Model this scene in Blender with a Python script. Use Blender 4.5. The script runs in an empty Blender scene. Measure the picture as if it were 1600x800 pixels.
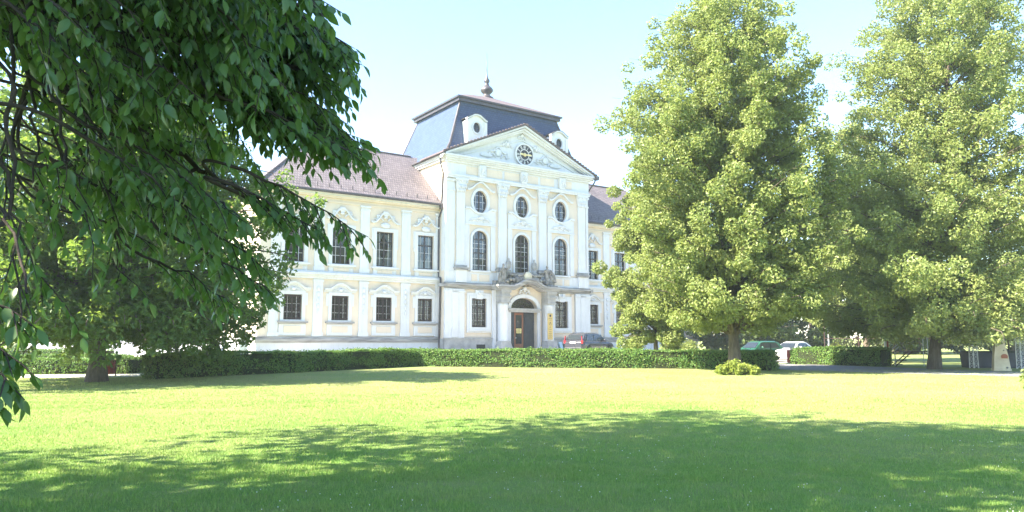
import bpy, math, random
import numpy as np
from mathutils import Vector, Matrix
R = math.radians
PI = math.pi
random.seed(7)
SC = bpy.context.scene
COL = SC.collection

# ------------------------------------------------------------------ helpers
class MB:
    """collects faces and builds ONE mesh object"""
    def __init__(self):
        self.v = []; self.f = []; self.sm = []; self.mi = []; self.m = 0
    def add(self, vs, fs, smooth=False):
        o = len(self.v); self.v += [tuple(p) for p in vs]
        for f in fs:
            self.f.append(tuple(i + o for i in f)); self.sm.append(smooth); self.mi.append(self.m)
    def quad(self, a, b, c, d): self.add([a, b, c, d], [(0, 1, 2, 3)])
    def box(self, x0, x1, y0, y1, z0, z1):
        self.add([(x0,y0,z0),(x1,y0,z0),(x1,y1,z0),(x0,y1,z0),(x0,y0,z1),(x1,y0,z1),(x1,y1,z1),(x0,y1,z1)],
                 [(0,3,2,1),(4,5,6,7),(0,1,5,4),(1,2,6,5),(2,3,7,6),(3,0,4,7)])
    def taper(self, x0, x1, y0, y1, z0, z1, dx, dy):
        self.add([(x0,y0,z0),(x1,y0,z0),(x1,y1,z0),(x0,y1,z0),(x0+dx,y0+dy,z1),(x1-dx,y0+dy,z1),(x1-dx,y1-dy,z1),(x0+dx,y1-dy,z1)],
                 [(0,3,2,1),(4,5,6,7),(0,1,5,4),(1,2,6,5),(2,3,7,6),(3,0,4,7)])
    def prism(self, pts, y0, y1):
        """polygon in x-z (counter-clockwise seen from -y) pushed from y0 to y1"""
        n = len(pts)
        vs = [(x, y0, z) for x, z in pts] + [(x, y1, z) for x, z in pts]
        self.add(vs, [tuple(range(n)), tuple(range(2*n-1, n-1, -1))] + [(i, i+n, (i+1) % n + n, (i+1) % n) for i in range(n)])
    def band(self, top, bot, y0, y1):
        """ribbon between two x-z polylines, extruded y0..y1"""
        n = len(top)
        for i in range(n-1):
            self.prism([bot[i], bot[i+1], top[i+1], top[i]], y0, y1)
    def strip(self, line, w, y0, y1):
        """moulding of height w following an x-z polyline (one closed body)"""
        n = len(line); vs = []
        for x, z in line: vs += [(x, y0, z), (x, y0, z + w), (x, y1, z + w), (x, y1, z)]
        fs = [(0, 1, 2, 3), (4*n-1, 4*n-2, 4*n-3, 4*n-4)]
        for i in range(n-1):
            a = 4*i; b = a + 4
            for k in range(4): fs.append((a+k, b+k, b+(k+1) % 4, a+(k+1) % 4))
        self.add(vs, fs)
    def tube(self, pts, r, seg=8, cap=True, smooth=True):
        pts = [Vector(p) for p in pts]; n = len(pts)
        rs = r if isinstance(r, (list, tuple)) else [r]*n
        vs = []; up = None
        for i, p in enumerate(pts):
            t = (pts[min(i+1, n-1)] - pts[max(i-1, 0)])
            t = t.normalized() if t.length > 1e-9 else Vector((0, 0, 1))
            if up is None:
                a = Vector((0, 0, 1)) if abs(t.z) < .9 else Vector((1, 0, 0))
                up = (a - t*a.dot(t)).normalized()
            else:
                up = up - t*up.dot(t); up = up.normalized() if up.length > 1e-6 else t.orthogonal().normalized()
            s = t.cross(up)
            for k in range(seg):
                a = 2*PI*k/seg; vs.append(p + (up*math.cos(a) + s*math.sin(a))*rs[i])
        fs = []
        for i in range(n-1):
            for k in range(seg):
                k2 = (k+1) % seg
                fs.append((i*seg+k, i*seg+k2, (i+1)*seg+k2, (i+1)*seg+k))
        self.add(vs, fs, smooth)
        if cap:
            self.add(vs[:seg], [tuple(range(seg-1, -1, -1))]); self.add(vs[-seg:], [tuple(range(seg))])
    def lathe(self, prof, c=(0, 0, 0), seg=20, smooth=True, sx=1, sy=1):
        n = len(prof); vs = []
        for r, z in prof:
            for k in range(seg):
                a = 2*PI*k/seg; vs.append((c[0]+sx*r*math.cos(a), c[1]+sy*r*math.sin(a), c[2]+z))
        fs = []
        for i in range(n-1):
            for k in range(seg):
                k2 = (k+1) % seg; fs.append((i*seg+k, i*seg+k2, (i+1)*seg+k2, (i+1)*seg+k))
        fs.append(tuple(range(seg-1, -1, -1))); fs.append(tuple((n-1)*seg+k for k in range(seg)))
        self.add(vs, fs, smooth)
    def ball(self, c, rx, ry, rz, seg=10, rings=6):
        self.lathe([(math.sin(PI*i/rings)*1.0 + 1e-4, -math.cos(PI*i/rings)*rz) for i in range(rings+1)], c, seg, True, rx, ry)
    def loft(self, secs, closed=True, cap=True, smooth=True):
        m = len(secs[0]); vs = [p for s in secs for p in s]; fs = []
        for i in range(len(secs)-1):
            for k in range(m if closed else m-1):
                k2 = (k+1) % m; fs.append((i*m+k, i*m+k2, (i+1)*m+k2, (i+1)*m+k))
        self.add(vs, fs, smooth)
        if cap:
            self.add(secs[0], [tuple(range(m-1, -1, -1))]); self.add(secs[-1], [tuple(range(m))])
    def build(self, name, mats, parent=None, loc=None, bevel=0):
        me = bpy.data.meshes.new(name); me.from_pydata(self.v, [], self.f)
        mats = mats if isinstance(mats, (list, tuple)) else [mats]
        for m in mats: me.materials.append(m)
        me.polygons.foreach_set('use_smooth', self.sm); me.polygons.foreach_set('material_index', self.mi)
        me.update()
        o = bpy.data.objects.new(name, me); COL.objects.link(o)
        if parent: o.parent = parent
        if loc: o.location = loc
        if bevel:
            b = o.modifiers.new('bevel', 'BEVEL'); b.width = bevel; b.segments = 2; b.limit_method = 'ANGLE'; b.angle_limit = R(40)
        return o

def np_mesh(name, verts, nper, mats, parent=None, smooth=False, pattern=None):
    """verts (N,k,3): N loose pieces of k vertices each; pattern lists the faces of one piece"""
    N, k, _ = verts.shape
    pattern = pattern or [tuple(range(k))]
    me = bpy.data.meshes.new(name)
    me.vertices.add(N*k); me.vertices.foreach_set('co', np.ascontiguousarray(verts, dtype=np.float32).ravel())
    loops = np.concatenate([np.array(p) for p in pattern]); L = len(loops)
    sizes = np.array([len(p) for p in pattern]); st = np.concatenate([[0], np.cumsum(sizes)[:-1]])
    li = (np.arange(N)[:, None]*k + loops[None]).ravel().astype(np.int32)
    me.loops.add(len(li)); me.loops.foreach_set('vertex_index', li)
    me.polygons.add(N*len(sizes))
    me.polygons.foreach_set('loop_start', (np.arange(N)[:, None]*L + st[None]).ravel().astype(np.int32))
    me.polygons.foreach_set('use_smooth', np.full(N*len(sizes), smooth))
    for m in (mats if isinstance(mats, (list, tuple)) else [mats]): me.materials.append(m)
    me.update(calc_edges=True); me.validate()
    o = bpy.data.objects.new(name, me); COL.objects.link(o)
    if parent: o.parent = parent
    return o

def tag(o, label, cat, group=None):
    o['label'] = label; o['category'] = cat
    if group: o['group'] = group
    return o
def empty(name, loc=(0, 0, 0), rz=0, label=None, cat=None, group=None):
    o = bpy.data.objects.new(name, None); o.empty_display_size = .2
    COL.objects.link(o); o.location = loc; o.rotation_euler = (0, 0, rz)
    if label: tag(o, label, cat, group)
    return o
def kids(o): return [c for c in bpy.data.objects if c.parent == o]
def dup(o, parent=None):
    c = o.copy(); COL.objects.link(c); c.parent = parent
    for ch in kids(o): dup(ch, c)
    return c

# ------------------------------------------------------------------ materials
class NT:
    def __init__(self, m): self.t = m.node_tree; self.n = self.t.nodes; self.l = self.t.links
    def new(self, t, **kw):
        x = self.n.new(t)
        for k, v in kw.items(): setattr(x, k, v)
        return x
    def link(self, a, b): self.l.new(a, b)
    def coords(self, kind='Object', scale=1):
        tc = self.new('ShaderNodeTexCoord'); mp = self.new('ShaderNodeMapping')
        mp.inputs['Scale'].default_value = scale if isinstance(scale, tuple) else (scale,)*3
        self.link(tc.outputs[kind], mp.inputs[0]); return mp.outputs[0]
    def noise(self, vec, scale, detail=4, rough=.55):
        x = self.new('ShaderNodeTexNoise'); x.inputs['Scale'].default_value = scale
        x.inputs['Detail'].default_value = detail; x.inputs['Roughness'].default_value = rough
        self.link(vec, x.inputs['Vector']); return x.outputs['Fac']
    def ramp(self, fac, stops):
        x = self.new('ShaderNodeValToRGB'); e = x.color_ramp.elements
        while len(e) < len(stops): e.new(.5)
        for i, (p, c) in enumerate(stops): e[i].position = p; e[i].color = (*c, 1) if len(c) == 3 else c
        self.link(fac, x.inputs[0]); return x.outputs[0]
    def mix(self, fac, a, b, mode='MIX'):
        x = self.new('ShaderNodeMix'); x.data_type = 'RGBA'; x.blend_type = mode
        for s, v in ((0, fac), (6, a), (7, b)):
            if hasattr(v, 'is_linked') or hasattr(v, 'links'): self.link(v, x.inputs[s])
            elif isinstance(v, (int, float)): x.inputs[s].default_value = v
            else: x.inputs[s].default_value = (*v, 1)
        return x.outputs[2]
    def bump(self, h, strength=.3, dist=.02):
        x = self.new('ShaderNodeBump'); x.inputs['Strength'].default_value = strength; x.inputs['Distance'].default_value = dist
        self.link(h, x.inputs['Height']); return x.outputs[0]

def mat(name, color=(.5, .5, .5), rough=.8, metal=0, spec=.4):
    m = bpy.data.materials.new(name); m.use_nodes = True
    t = NT(m); b = t.n['Principled BSDF']
    b.inputs['Base Color'].default_value = (*color, 1); b.inputs['Roughness'].default_value = rough
    b.inputs['Metallic'].default_value = metal; b.inputs['Specular IOR Level'].default_value = spec
    return m, t, b
def vmat(name, c1, c2, scale=2, rough=.8, bump=.15, dist=.01, metal=0, spec=.3, lo=.35, hi=.68, sc2=None):
    """plain material with large and small mottling plus relief"""
    m, t, b = mat(name, c1, rough, metal, spec)
    v = t.coords('Object', 1 if sc2 is None else sc2)
    n = t.noise(v, scale, 6, .62); c = t.ramp(n, [(lo, c1), (hi, c2)])
    t.link(c, b.inputs['Base Color'])
    if bump: t.link(t.bump(t.noise(v, scale*9, 4), bump, dist), b.inputs['Normal'])
    return m

M = {}
def plaster(name, c, dirt):
    m, t, b = mat(name, c, .88, 0, .2)
    v = t.coords('Object')
    n = t.noise(v, .7, 7, .65)
    col = t.ramp(n, [(.3, tuple(x*.90 for x in c)), (.62, c)])
    v2 = t.coords('Object', (2.2, 2.2, .25))
    st = t.noise(v2, 1.6, 6, .7)
    f = t.ramp(st, [(.50, (0, 0, 0)), (.80, (.75, .75, .75))])
    t.link(t.mix(f, col, dirt), b.inputs['Base Color'])
    t.link(t.bump(t.noise(v, 14, 5), .12, .01), b.inputs['Normal'])
    return m
M['white'] = plaster('white_plaster', (.70, .70, .70), (.52, .50, .48))
M['cream'] = plaster('cream_plaster', (.75, .635, .505), (.62, .54, .42))
M['stone'] = vmat('grey_stone', (.30, .29, .28), (.48, .46, .43), 1.6, .9, .35, .02)
M['ledge'] = vmat('weathered_ledge', (.16, .155, .155), (.50, .48, .46), 2.2, .92, .4, .02, lo=.3, hi=.7, sc2=(.35, 1, 4))
M['statue'] = vmat('statue_sandstone', (.12, .11, .10), (.42, .38, .33), 3.2, .95, .5, .03)
M['frame'] = vmat('dark_window_wood', (.040, .036, .038), (.07, .06, .06), 4, .6, .05)
M['framew'] = vmat('pale_glazing_bar', (.5, .5, .5), (.6, .6, .6), 4, .6, .05)
M['iron'] = vmat('dark_iron', (.05, .035, .035), (.10, .06, .055), 6, .6, .1, metal=.3)
M['gutter'] = vmat('gutter_metal', (.06, .055, .06), (.11, .10, .105), 3, .45, .05, metal=.5)
M['doorblue'] = vmat('dark_door_wood', (.030, .036, .050), (.05, .056, .07), 3, .55, .1)
M['doorwood'] = vmat('red_brown_door_wood', (.20, .075, .04), (.28, .11, .06), 5, .5, .1, sc2=(6, 6, .6))
M['yellow'] = vmat('yellow_enamel', (.58, .41, .13), (.66, .48, .19), 3, .5, .02)
M['black'] = vmat('black_paint', (.018, .018, .02), (.03, .03, .032), 3, .5, .03)
M['paper'] = vmat('yellow_paper', (.75, .62, .22), (.82, .70, .32), 4, .8, .02)
M['clockblack'] = vmat('clock_black', (.02, .022, .03), (.035, .036, .045), 3, .5, .02)
M['gold'] = vmat('gold_leaf', (.75, .58, .25), (.85, .68, .35), 6, .4, .05, metal=.3)
M['offwhite'] = vmat('off_white_paint', (.72, .70, .66), (.80, .78, .74), 3, .7, .04)
M['curtain'] = vmat('net_curtain', (.45, .47, .50), (.65, .66, .68), 3, .9, .1, sc2=(9, 9, .4))
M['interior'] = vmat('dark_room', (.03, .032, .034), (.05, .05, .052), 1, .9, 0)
M['bark'] = vmat('bark', (.075, .058, .045), (.17, .14, .11), 2.5, .95, .9, .04, sc2=(3, 3, .7))
M['barkdark'] = vmat('twig_bark', (.03, .024, .02), (.07, .055, .045), 4, .95, .6, .02)
M['redwood'] = vmat('red_stained_wood', (.26, .045, .04), (.36, .075, .06), 5, .6, .1)
M['darkpanel'] = vmat('dark_grey_board', (.05, .05, .065), (.08, .08, .10), 2, .6, .08)
M['galv'] = vmat('galvanised_steel', (.38, .39, .40), (.52, .52, .53), 6, .45, .06, metal=.6)
M['sand'] = vmat('pale_sandstone', (.62, .52, .36), (.75, .66, .48), 2.5, .9, .3, .02)
M['rust'] = vmat('rust_red_paint', (.33, .12, .07), (.42, .17, .10), 4, .8, .1)
M['rubber'] = vmat('tyre_rubber', (.02, .02, .02), (.035, .035, .035), 6, .9, .1)

def glassmat():
    m = bpy.data.materials.new('window_glass'); m.use_nodes = True; t = NT(m)
    t.n.remove(t.n['Principled BSDF']); out = t.n['Material Output']
    tr = t.new('ShaderNodeBsdfTransparent'); tr.inputs[0].default_value = (.62, .66, .66, 1)
    gl = t.new('ShaderNodeBsdfGlossy'); gl.inputs['Roughness'].default_value = .06; gl.inputs[0].default_value = (.9, .95, 1, 1)
    fr = t.new('ShaderNodeFresnel'); fr.inputs[0].default_value = 1.75
    v = t.coords('Object'); t.link(t.bump(t.noise(v, 1.3, 2), .05, .02), gl.inputs['Normal'])
    mx = t.new('ShaderNodeMixShader'); t.link(fr.outputs[0], mx.inputs[0]); t.link(tr.outputs[0], mx.inputs[1]); t.link(gl.outputs[0], mx.inputs[2])
    t.link(mx.outputs[0], out.inputs[0]); return m
M['glass'] = glassmat()

def tilemat(name, c1, c2, c3, w, h, axis):
    """rows of tiles: brick pattern laid in (along-slope) coordinates of the object"""
    m, t, b = mat(name, c1, .7, 0, .35)
    tc = t.new('ShaderNodeTexCoord'); sep = t.new('ShaderNodeSeparateXYZ'); cmb = t.new('ShaderNodeCombineXYZ')
    t.link(tc.outputs['Object'], sep.inputs[0])
    add = t.new('ShaderNodeMath'); add.operation = 'ADD'
    t.link(sep.outputs[0], add.inputs[0]); t.link(sep.outputs[1], add.inputs[1])
    t.link(add.outputs[0] if axis == 'xy' else sep.outputs[0], cmb.inputs[0]); t.link(sep.outputs[2], cmb.inputs[1])
    br = t.new('ShaderNodeTexBrick'); t.link(cmb.outputs[0], br.inputs[0])
    br.inputs['Scale'].default_value = 1; br.inputs['Brick Width'].default_value = w; br.inputs['Row Height'].default_value = h
    br.inputs['Mortar Size'].default_value = .022; br.inputs['Mortar Smooth'].default_value = .3
    br.inputs['Color1'].default_value = (*c1, 1); br.inputs['Color2'].default_value = (*c2, 1); br.inputs['Mortar'].default_value = (*c3, 1)
    n = t.noise(t.coords('Object'), .5, 5, .6)
    t.link(t.mix(t.ramp(n, [(.35, (0, 0, 0)), (.7, (.35, .35, .35))]), br.outputs['Color'], c2), b.inputs['Base Color'])
    t.link(t.bump(br.outputs['Fac'], .6, -.03), b.inputs['Normal'])
    return m
M['tile'] = tilemat('plain_tile_roof', (.115, .097, .105), (.18, .152, .16), (.05, .042, .046), .20, .24, 'x')
M['slate'] = tilemat('slate_roof', (.026, .050, .115), (.042, .074, .145), (.012, .024, .06), .3, .2, 'xy')
M['toproof'] = tilemat('upper_slate_roof', (.13, .095, .10), (.165, .125, .13), (.07, .06, .06), .3, .1, 'xy')

def leafmat(name, dark, light, trans, tfac=.35, rough=.45, spec=.35, dry=None):
    m = bpy.data.materials.new(name); m.use_nodes = True; t = NT(m); b = t.n['Principled BSDF']; out = t.n['Material Output']
    g = t.new('ShaderNodeNewGeometry'); rnd = g.outputs['Random Per Island']
    st = [(0, dark), (.75, light)] + ([(1, dry)] if dry else [])
    c = t.ramp(rnd, st)
    v = t.coords('Object'); n = t.noise(v, .45, 3)
    c = t.mix(t.ramp(n, [(.35, (0, 0, 0)), (.68, (.6, .6, .6))]), c, light)
    t.link(c, b.inputs['Base Color']); b.inputs['Roughness'].default_value = rough; b.inputs['Specular IOR Level'].default_value = spec
    tr = t.new('ShaderNodeBsdfTranslucent'); tr.inputs[0].default_value = (*trans, 1)
    mx = t.new('ShaderNodeMixShader'); mx.inputs[0].default_value = tfac
    t.link(b.outputs[0], mx.inputs[1]); t.link(tr.outputs[0], mx.inputs[2]); t.link(mx.outputs[0], out.inputs[0])
    return m
M['linden'] = leafmat('linden_leaves', (.125, .195, .06), (.245, .28, .095), (.33, .39, .09), .37, .45, .3, (.25, .29, .10))
M['lefttree'] = leafmat('left_tree_leaves', (.045, .105, .032), (.09, .155, .04), (.26, .38, .06), .42, .45, .3)
M['forest'] = leafmat('far_leaves', (.045, .08, .03), (.09, .125, .04), (.10, .15, .03), .25, .6, .2)
M['nearleaf'] = leafmat('near_leaves', (.040, .095, .034), (.085, .155, .044), (.17, .32, .04), .36, .36, .45)
M['hedge'] = leafmat('hedge_leaves', (.055, .145, .032), (.14, .245, .055), (.18, .30, .05), .25, .5, .3, (.20, .19, .06))
M['bush'] = leafmat('yellow_bush_leaves', (.12, .19, .03), (.24, .28, .05), (.26, .32, .05), .35, .5, .3)
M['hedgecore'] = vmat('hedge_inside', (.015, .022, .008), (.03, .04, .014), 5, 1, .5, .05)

def dry_sunlit_mix(t, lo, hi):
    """share of straw yellow: big soft dry patches, plus sunlit yellow painted in towards the far lawn"""
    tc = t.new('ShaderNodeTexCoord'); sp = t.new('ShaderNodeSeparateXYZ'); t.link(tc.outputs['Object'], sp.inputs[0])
    mr = t.new('ShaderNodeMapRange'); mr.inputs[1].default_value = 2; mr.inputs[2].default_value = 24; mr.inputs[3].default_value = lo; mr.inputs[4].default_value = hi  # rises with distance: sunlight on the back lawn put into the colour
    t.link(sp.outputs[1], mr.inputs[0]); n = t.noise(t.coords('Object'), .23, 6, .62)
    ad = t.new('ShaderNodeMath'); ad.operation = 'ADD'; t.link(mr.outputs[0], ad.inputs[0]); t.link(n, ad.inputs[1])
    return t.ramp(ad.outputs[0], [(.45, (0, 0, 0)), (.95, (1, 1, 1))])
def grassmat():
    m, t, b = mat('lawn_grass', (.1, .16, .04), .9, 0, .1)
    v = t.coords('Object')
    mid = t.noise(v, 1.7, 5, .65); fine = t.noise(t.coords('Object', (26, 26, 26)), 2.0, 3, .7)
    c = t.mix(dry_sunlit_mix(t, -.12, .28), (.17, .29, .06), (.36, .34, .15))
    c = t.mix(t.ramp(mid, [(.42, (0, 0, 0)), (.75, (.7, .7, .7))]), c, (.34, .33, .14))
    c = t.mix(t.ramp(fine, [(.3, (.55, .55, .55)), (.62, (0, 0, 0))]), c, (.07, .16, .035))
    t.link(c, b.inputs['Base Color'])
    t.link(t.bump(fine, .9, .05), b.inputs['Normal'])
    return m
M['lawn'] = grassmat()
def blademat():
    m = bpy.data.materials.new('grass_blades'); m.use_nodes = True; t = NT(m); b = t.n['Principled BSDF']; out = t.n['Material Output']
    g = t.new('ShaderNodeNewGeometry')
    c = t.ramp(g.outputs['Random Per Island'], [(0, (.11, .235, .045)), (.7, (.235, .37, .085)), (.93, (.26, .36, .10)), (1, (.42, .38, .20))])
    c = t.mix(dry_sunlit_mix(t, -.15, .24), c, (.42, .39, .17))
    c = t.mix(t.ramp(t.noise(t.coords('Object'), 1.3, 6, .7), [(.46, (0, 0, 0)), (.74, (.6, .6, .6))]), c, (.34, .36, .12))
    t.link(c, b.inputs['Base Color']); b.inputs['Roughness'].default_value = .6; b.inputs['Specular IOR Level'].default_value = .2
    tr = t.new('ShaderNodeBsdfTranslucent'); tr.inputs[0].default_value = (.28, .42, .08, 1)
    mx = t.new('ShaderNodeMixShader'); mx.inputs[0].default_value = .3
    t.link(b.outputs[0], mx.inputs[1]); t.link(tr.outputs[0], mx.inputs[2]); t.link(mx.outputs[0], out.inputs[0])
    return m
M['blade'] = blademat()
M['gravel'] = vmat('gravel', (.36, .34, .32), (.52, .50, .47), 9, .95, .6, .02)
M['asphalt'] = vmat('path_asphalt', (.17, .17, .18), (.27, .265, .27), 7, .95, .5, .02)
def paint(name, c):
    m, t, b = mat(name, c, .32, .15, .5); b.inputs['Coat Weight'].default_value = .6
    n = t.noise(t.coords('Object'), 3, 4); t.link(t.ramp(n, [(.3, tuple(x*.85 for x in c)), (.7, c)]), b.inputs['Base Color']); return m
M['carglass'] = mat('car_glass', (.02, .025, .03), .05, 0, .6)[0]
M['taillight'] = mat('tail_light_red', (.28, .012, .018), .2, 0, .6)[0]
M['chrome'] = vmat('pale_trim', (.6, .6, .6), (.7, .7, .7), 4, .25, 0, metal=.8)
# ------------------------------------------------------------------ camera, sky, sun
CAM_Z = 1.5
cam = bpy.data.cameras.new('camera'); cam.lens = 36*1150/1600; cam.sensor_width = 36; cam.clip_end = 3000; cam.clip_start = .05
co = bpy.data.objects.new('camera', cam); COL.objects.link(co)
co.location = (0, 0, CAM_Z); co.rotation_euler = (R(90 + 6.4), 0, 0)
SC.camera = co
DELTA, ELEV = 12, 42
UA = R(35)
sh = Vector((-math.cos(R(DELTA))*math.cos(UA) - math.sin(R(DELTA))*math.sin(UA), -math.cos(R(DELTA))*math.sin(UA) + math.sin(R(DELTA))*math.cos(UA), 0))
SUN = (sh*math.cos(R(ELEV)) + Vector((0, 0, math.sin(R(ELEV))))).normalized()
w = bpy.data.worlds.new('World'); SC.world = w; w.use_nodes = True
nt = w.node_tree; bg = nt.nodes['Background']
sky = nt.nodes.new('ShaderNodeTexSky'); sky.sky_type = 'NISHITA'; sky.sun_disc = False
sky.sun_elevation = R(ELEV); sky.sun_rotation = math.atan2(SUN.x, SUN.y); sky.air_density = 1.0; sky.dust_density = .3; sky.ozone_density = 3.0
nt.links.new(sky.outputs[0], bg.inputs[0]); bg.inputs[1].default_value = .10
sl = bpy.data.lights.new('sun', 'SUN'); sl.energy = 5.0; sl.angle = R(.5); sl.color = (1, .91, .74)
so = bpy.data.objects.new('sun', sl); COL.objects.link(so); so.location = (-60, -10, 60)
so.rotation_euler = (-SUN).to_track_quat('-Z', 'Y').to_euler()
SC.view_settings.view_transform = 'Standard'; SC.view_settings.look = 'None'; SC.view_settings.gamma = 1
SC.view_settings.exposure = 2.55
SC.render.engine = 'CYCLES'
cy = SC.cycles; cy.max_bounces = 7; cy.diffuse_bounces = 3; cy.glossy_bounces = 3; cy.transmission_bounces = 4; cy.transparent_max_bounces = 10
cy.use_denoising = True; cy.caustics_reflective = False; cy.caustics_refractive = False; cy.sample_clamp_indirect = 6

# ------------------------------------------------------------------ ground
def sstep(a, b, x):
    t = min(1, max(0, (x-a)/(b-a))); return t*t*(3-2*t)
def gz(x, y):
    a = sstep(42, 50, y); b = 1 - sstep(11, 15, x)
    return a*(.25*b - .15*(1-b))
def sheet(name, xs, ys, m, dz=0, kind='structure', inside=None):
    mb = MB(); nx = len(xs); vs = [(x, y, gz(x, y)+dz) for y in ys for x in xs]; fs = []
    for j in range(len(ys)-1):
        for i in range(nx-1):
            if inside is None or inside((xs[i]+xs[i+1])/2, (ys[j]+ys[j+1])/2): fs.append((j*nx+i, j*nx+i+1, (j+1)*nx+i+1, (j+1)*nx+i))
    mb.add(vs, fs, True); o = mb.build(name, m); o['kind'] = kind; return o
def lin(a, b, n): return [a + (b-a)*i/n for i in range(n+1)]
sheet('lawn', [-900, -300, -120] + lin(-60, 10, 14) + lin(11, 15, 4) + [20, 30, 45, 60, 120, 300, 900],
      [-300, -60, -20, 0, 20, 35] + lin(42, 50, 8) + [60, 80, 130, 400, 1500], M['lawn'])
def pip(x, y, P):
    c = False; n = len(P)
    for i in range(n):
        x1, y1 = P[i]; x2, y2 = P[i-1]
        if (y1 > y) != (y2 > y) and x < (x2-x1)*(y-y1)/(y2-y1)+x1: c = not c
    return c
def ribbon(name, left, right, m, dz):
    """path between two edge lines, subdivided so that it follows the ground"""
    mb = MB(); vs = []; nl = 0
    for i in range(len(left)-1):
        for k in range(8 if i < len(left)-2 else 9):
            t = k/8; a = Vector(left[i]).lerp(Vector(left[i+1]), t); b = Vector(right[i]).lerp(Vector(right[i+1]), t)
            for q in range(7):
                p = a.lerp(b, q/6); vs.append((p.x, p.y, gz(p.x, p.y)+dz))
            nl += 1
    mb.add(vs, [(j*7+q, j*7+q+1, (j+1)*7+q+1, (j+1)*7+q) for j in range(nl-1) for q in range(6)], True)
    o = mb.build(name, m); o['kind'] = 'structure'; return o
ribbon('asphalt_path', [(45, 12), (20.3, 29.3), (13.2, 35.6), (12.9, 44), (11.5, 50)], [(48, 18), (23.3, 33.2), (16.6, 44.4), (17, 50), (22, 56)], M['asphalt'], .006)
ribbon('gravel_path', [(-45, 25), (-20, 28.2), (-15.6, 29.0), (-13.6, 30.8), (-10.5, 36), (-8, 44), (-7, 50)], [(-45, 29), (-20, 31.0), (-16.5, 31.6), (-15.8, 33), (-14.0, 38), (-13, 45), (-13, 50)], M['gravel'], .006)
mb = MB(); P = [(-40, 50), (40, 50), (40, 95), (-40, 95)]
mb.add([(-40, 50, .256), (11, 50, .256), (11, 95, .256), (-40, 95, .256)], [(0, 1, 2, 3)])
o = mb.build('forecourt_gravel', M['gravel']); o['kind'] = 'structure'
mb = MB(); xs = [11, 12, 13, 14, 15, 25]
vs = [(x, y, gz(x, 60)+.006) for y in (50, 95) for x in xs]
mb.add(vs, [(i, i+1, i+7, i+6) for i in range(5)]); o = mb.build('car_park_gravel', M['gravel']); o['kind'] = 'structure'
# ------------------------------------------------------------------ castle (local x along the facade, y into the building)
CA = empty('castle', (-4.819, 59.181, 0), UA, 'long white and cream baroque castle with a clock gable and slate mansard tower', 'castle')
CX = 6.9
def hole_pts(k, s0, s1, z0, z1, n=10):
    c = (s0+s1)/2; rx = (s1-s0)/2
    if k == 'rect': return [(s0, z0), (s1, z0), (s1, z1), (s0, z1)]
    if k == 'oval':
        cz = (z0+z1)/2; rz = (z1-z0)/2
        return [(c+rx*math.cos(2*PI*i/(4*n)-PI*.75), cz+rz*math.sin(2*PI*i/(4*n)-PI*.75)) for i in range(4*n)]
    ah = k[1]; zs = z1-ah
    return [(s0, z0), (s1, z0)] + [(c+rx*math.cos(PI*i/(2*n)), zs+ah*math.sin(PI*i/(2*n))) for i in range(2*n+1)]
def wall(mb, s0, s1, z0, z1, y, holes, depth=.3):
    xs = sorted({s0, s1} | {h[1] for h in holes} | {h[2] for h in holes}); zs = sorted({z0, z1} | {h[3] for h in holes} | {h[4] for h in holes})
    for i in range(len(xs)-1):
        for j in range(len(zs)-1):
            mx, mz = (xs[i]+xs[i+1])/2, (zs[j]+zs[j+1])/2
            if any(h[1] < mx < h[2] and h[3] < mz < h[4] for h in holes): continue
            mb.quad((xs[i], y, zs[j]), (xs[i+1], y, zs[j]), (xs[i+1], y, zs[j+1]), (xs[i], y, zs[j+1]))
    for k, a, b, c, d in holes:
        P = hole_pts(k, a, b, c, d); n = len(P)
        for i in range(n):
            p, q = P[i], P[(i+1) % n]
            mb.quad((p[0], y, p[1]), (p[0], y+depth, p[1]), (q[0], y+depth, q[1]), (q[0], y, q[1]))
        if k == 'rect': continue
        cs = [(a, d), (b, d)] + ([(a, c), (b, c)] if k == 'oval' else [])
        mx, mz = (a+b)/2, (c+d)/2
        for (cx_, cz_) in cs:
            for i in range(n):
                p, q = P[i], P[(i+1) % n]; m_ = ((p[0]+q[0])/2, (p[1]+q[1])/2)
                if k != 'oval' and m_[1] < d-k[1]+1e-4: continue
                if (m_[0]-mx)*(cx_-mx) > 0 and (k != 'oval' or (m_[1]-mz)*(cz_-mz) > 0):
                    mb.add([(cx_, y, cz_), (p[0], y, p[1]), (q[0], y, q[1])], [(0, 1, 2)])
def offs(P, d):
    """move a closed counter-clockwise x-z outline outwards by d"""
    n = len(P); out = []
    for i in range(n):
        a, p, q = Vector(P[i-1]), Vector(P[i]), Vector(P[(i+1) % n])
        e1 = (p-a); e2 = (q-p)
        if e1.length < 1e-6 or e2.length < 1e-6: out.append(tuple(p)); continue
        n1 = Vector((e1.y, -e1.x)).normalized(); n2 = Vector((e2.y, -e2.x)).normalized()
        k = max(.35, 1+n1.dot(n2)); out.append(tuple(p+(n1+n2)*(d/k)))
    return out
def ring(mb, A, B, y0, y1):
    n = len(A)
    for i in range(n): mb.prism([A[i], A[(i+1) % n], B[(i+1) % n], B[i]], y0, y1)
def scroll(mb, x, z, w, h, y, sx, r=.05):
    pts = []
    for i in range(19):
        t = i/18; a = PI*1.5*t
        pts.append((x+sx*(w*t - .18*w*math.sin(2*a)), y, z + h*(.5*math.cos(PI*t)+.16*math.sin(3*a))))
    mb.tube(pts, [r*(1.25-.7*i/18) for i in range(19)], 6)
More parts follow.
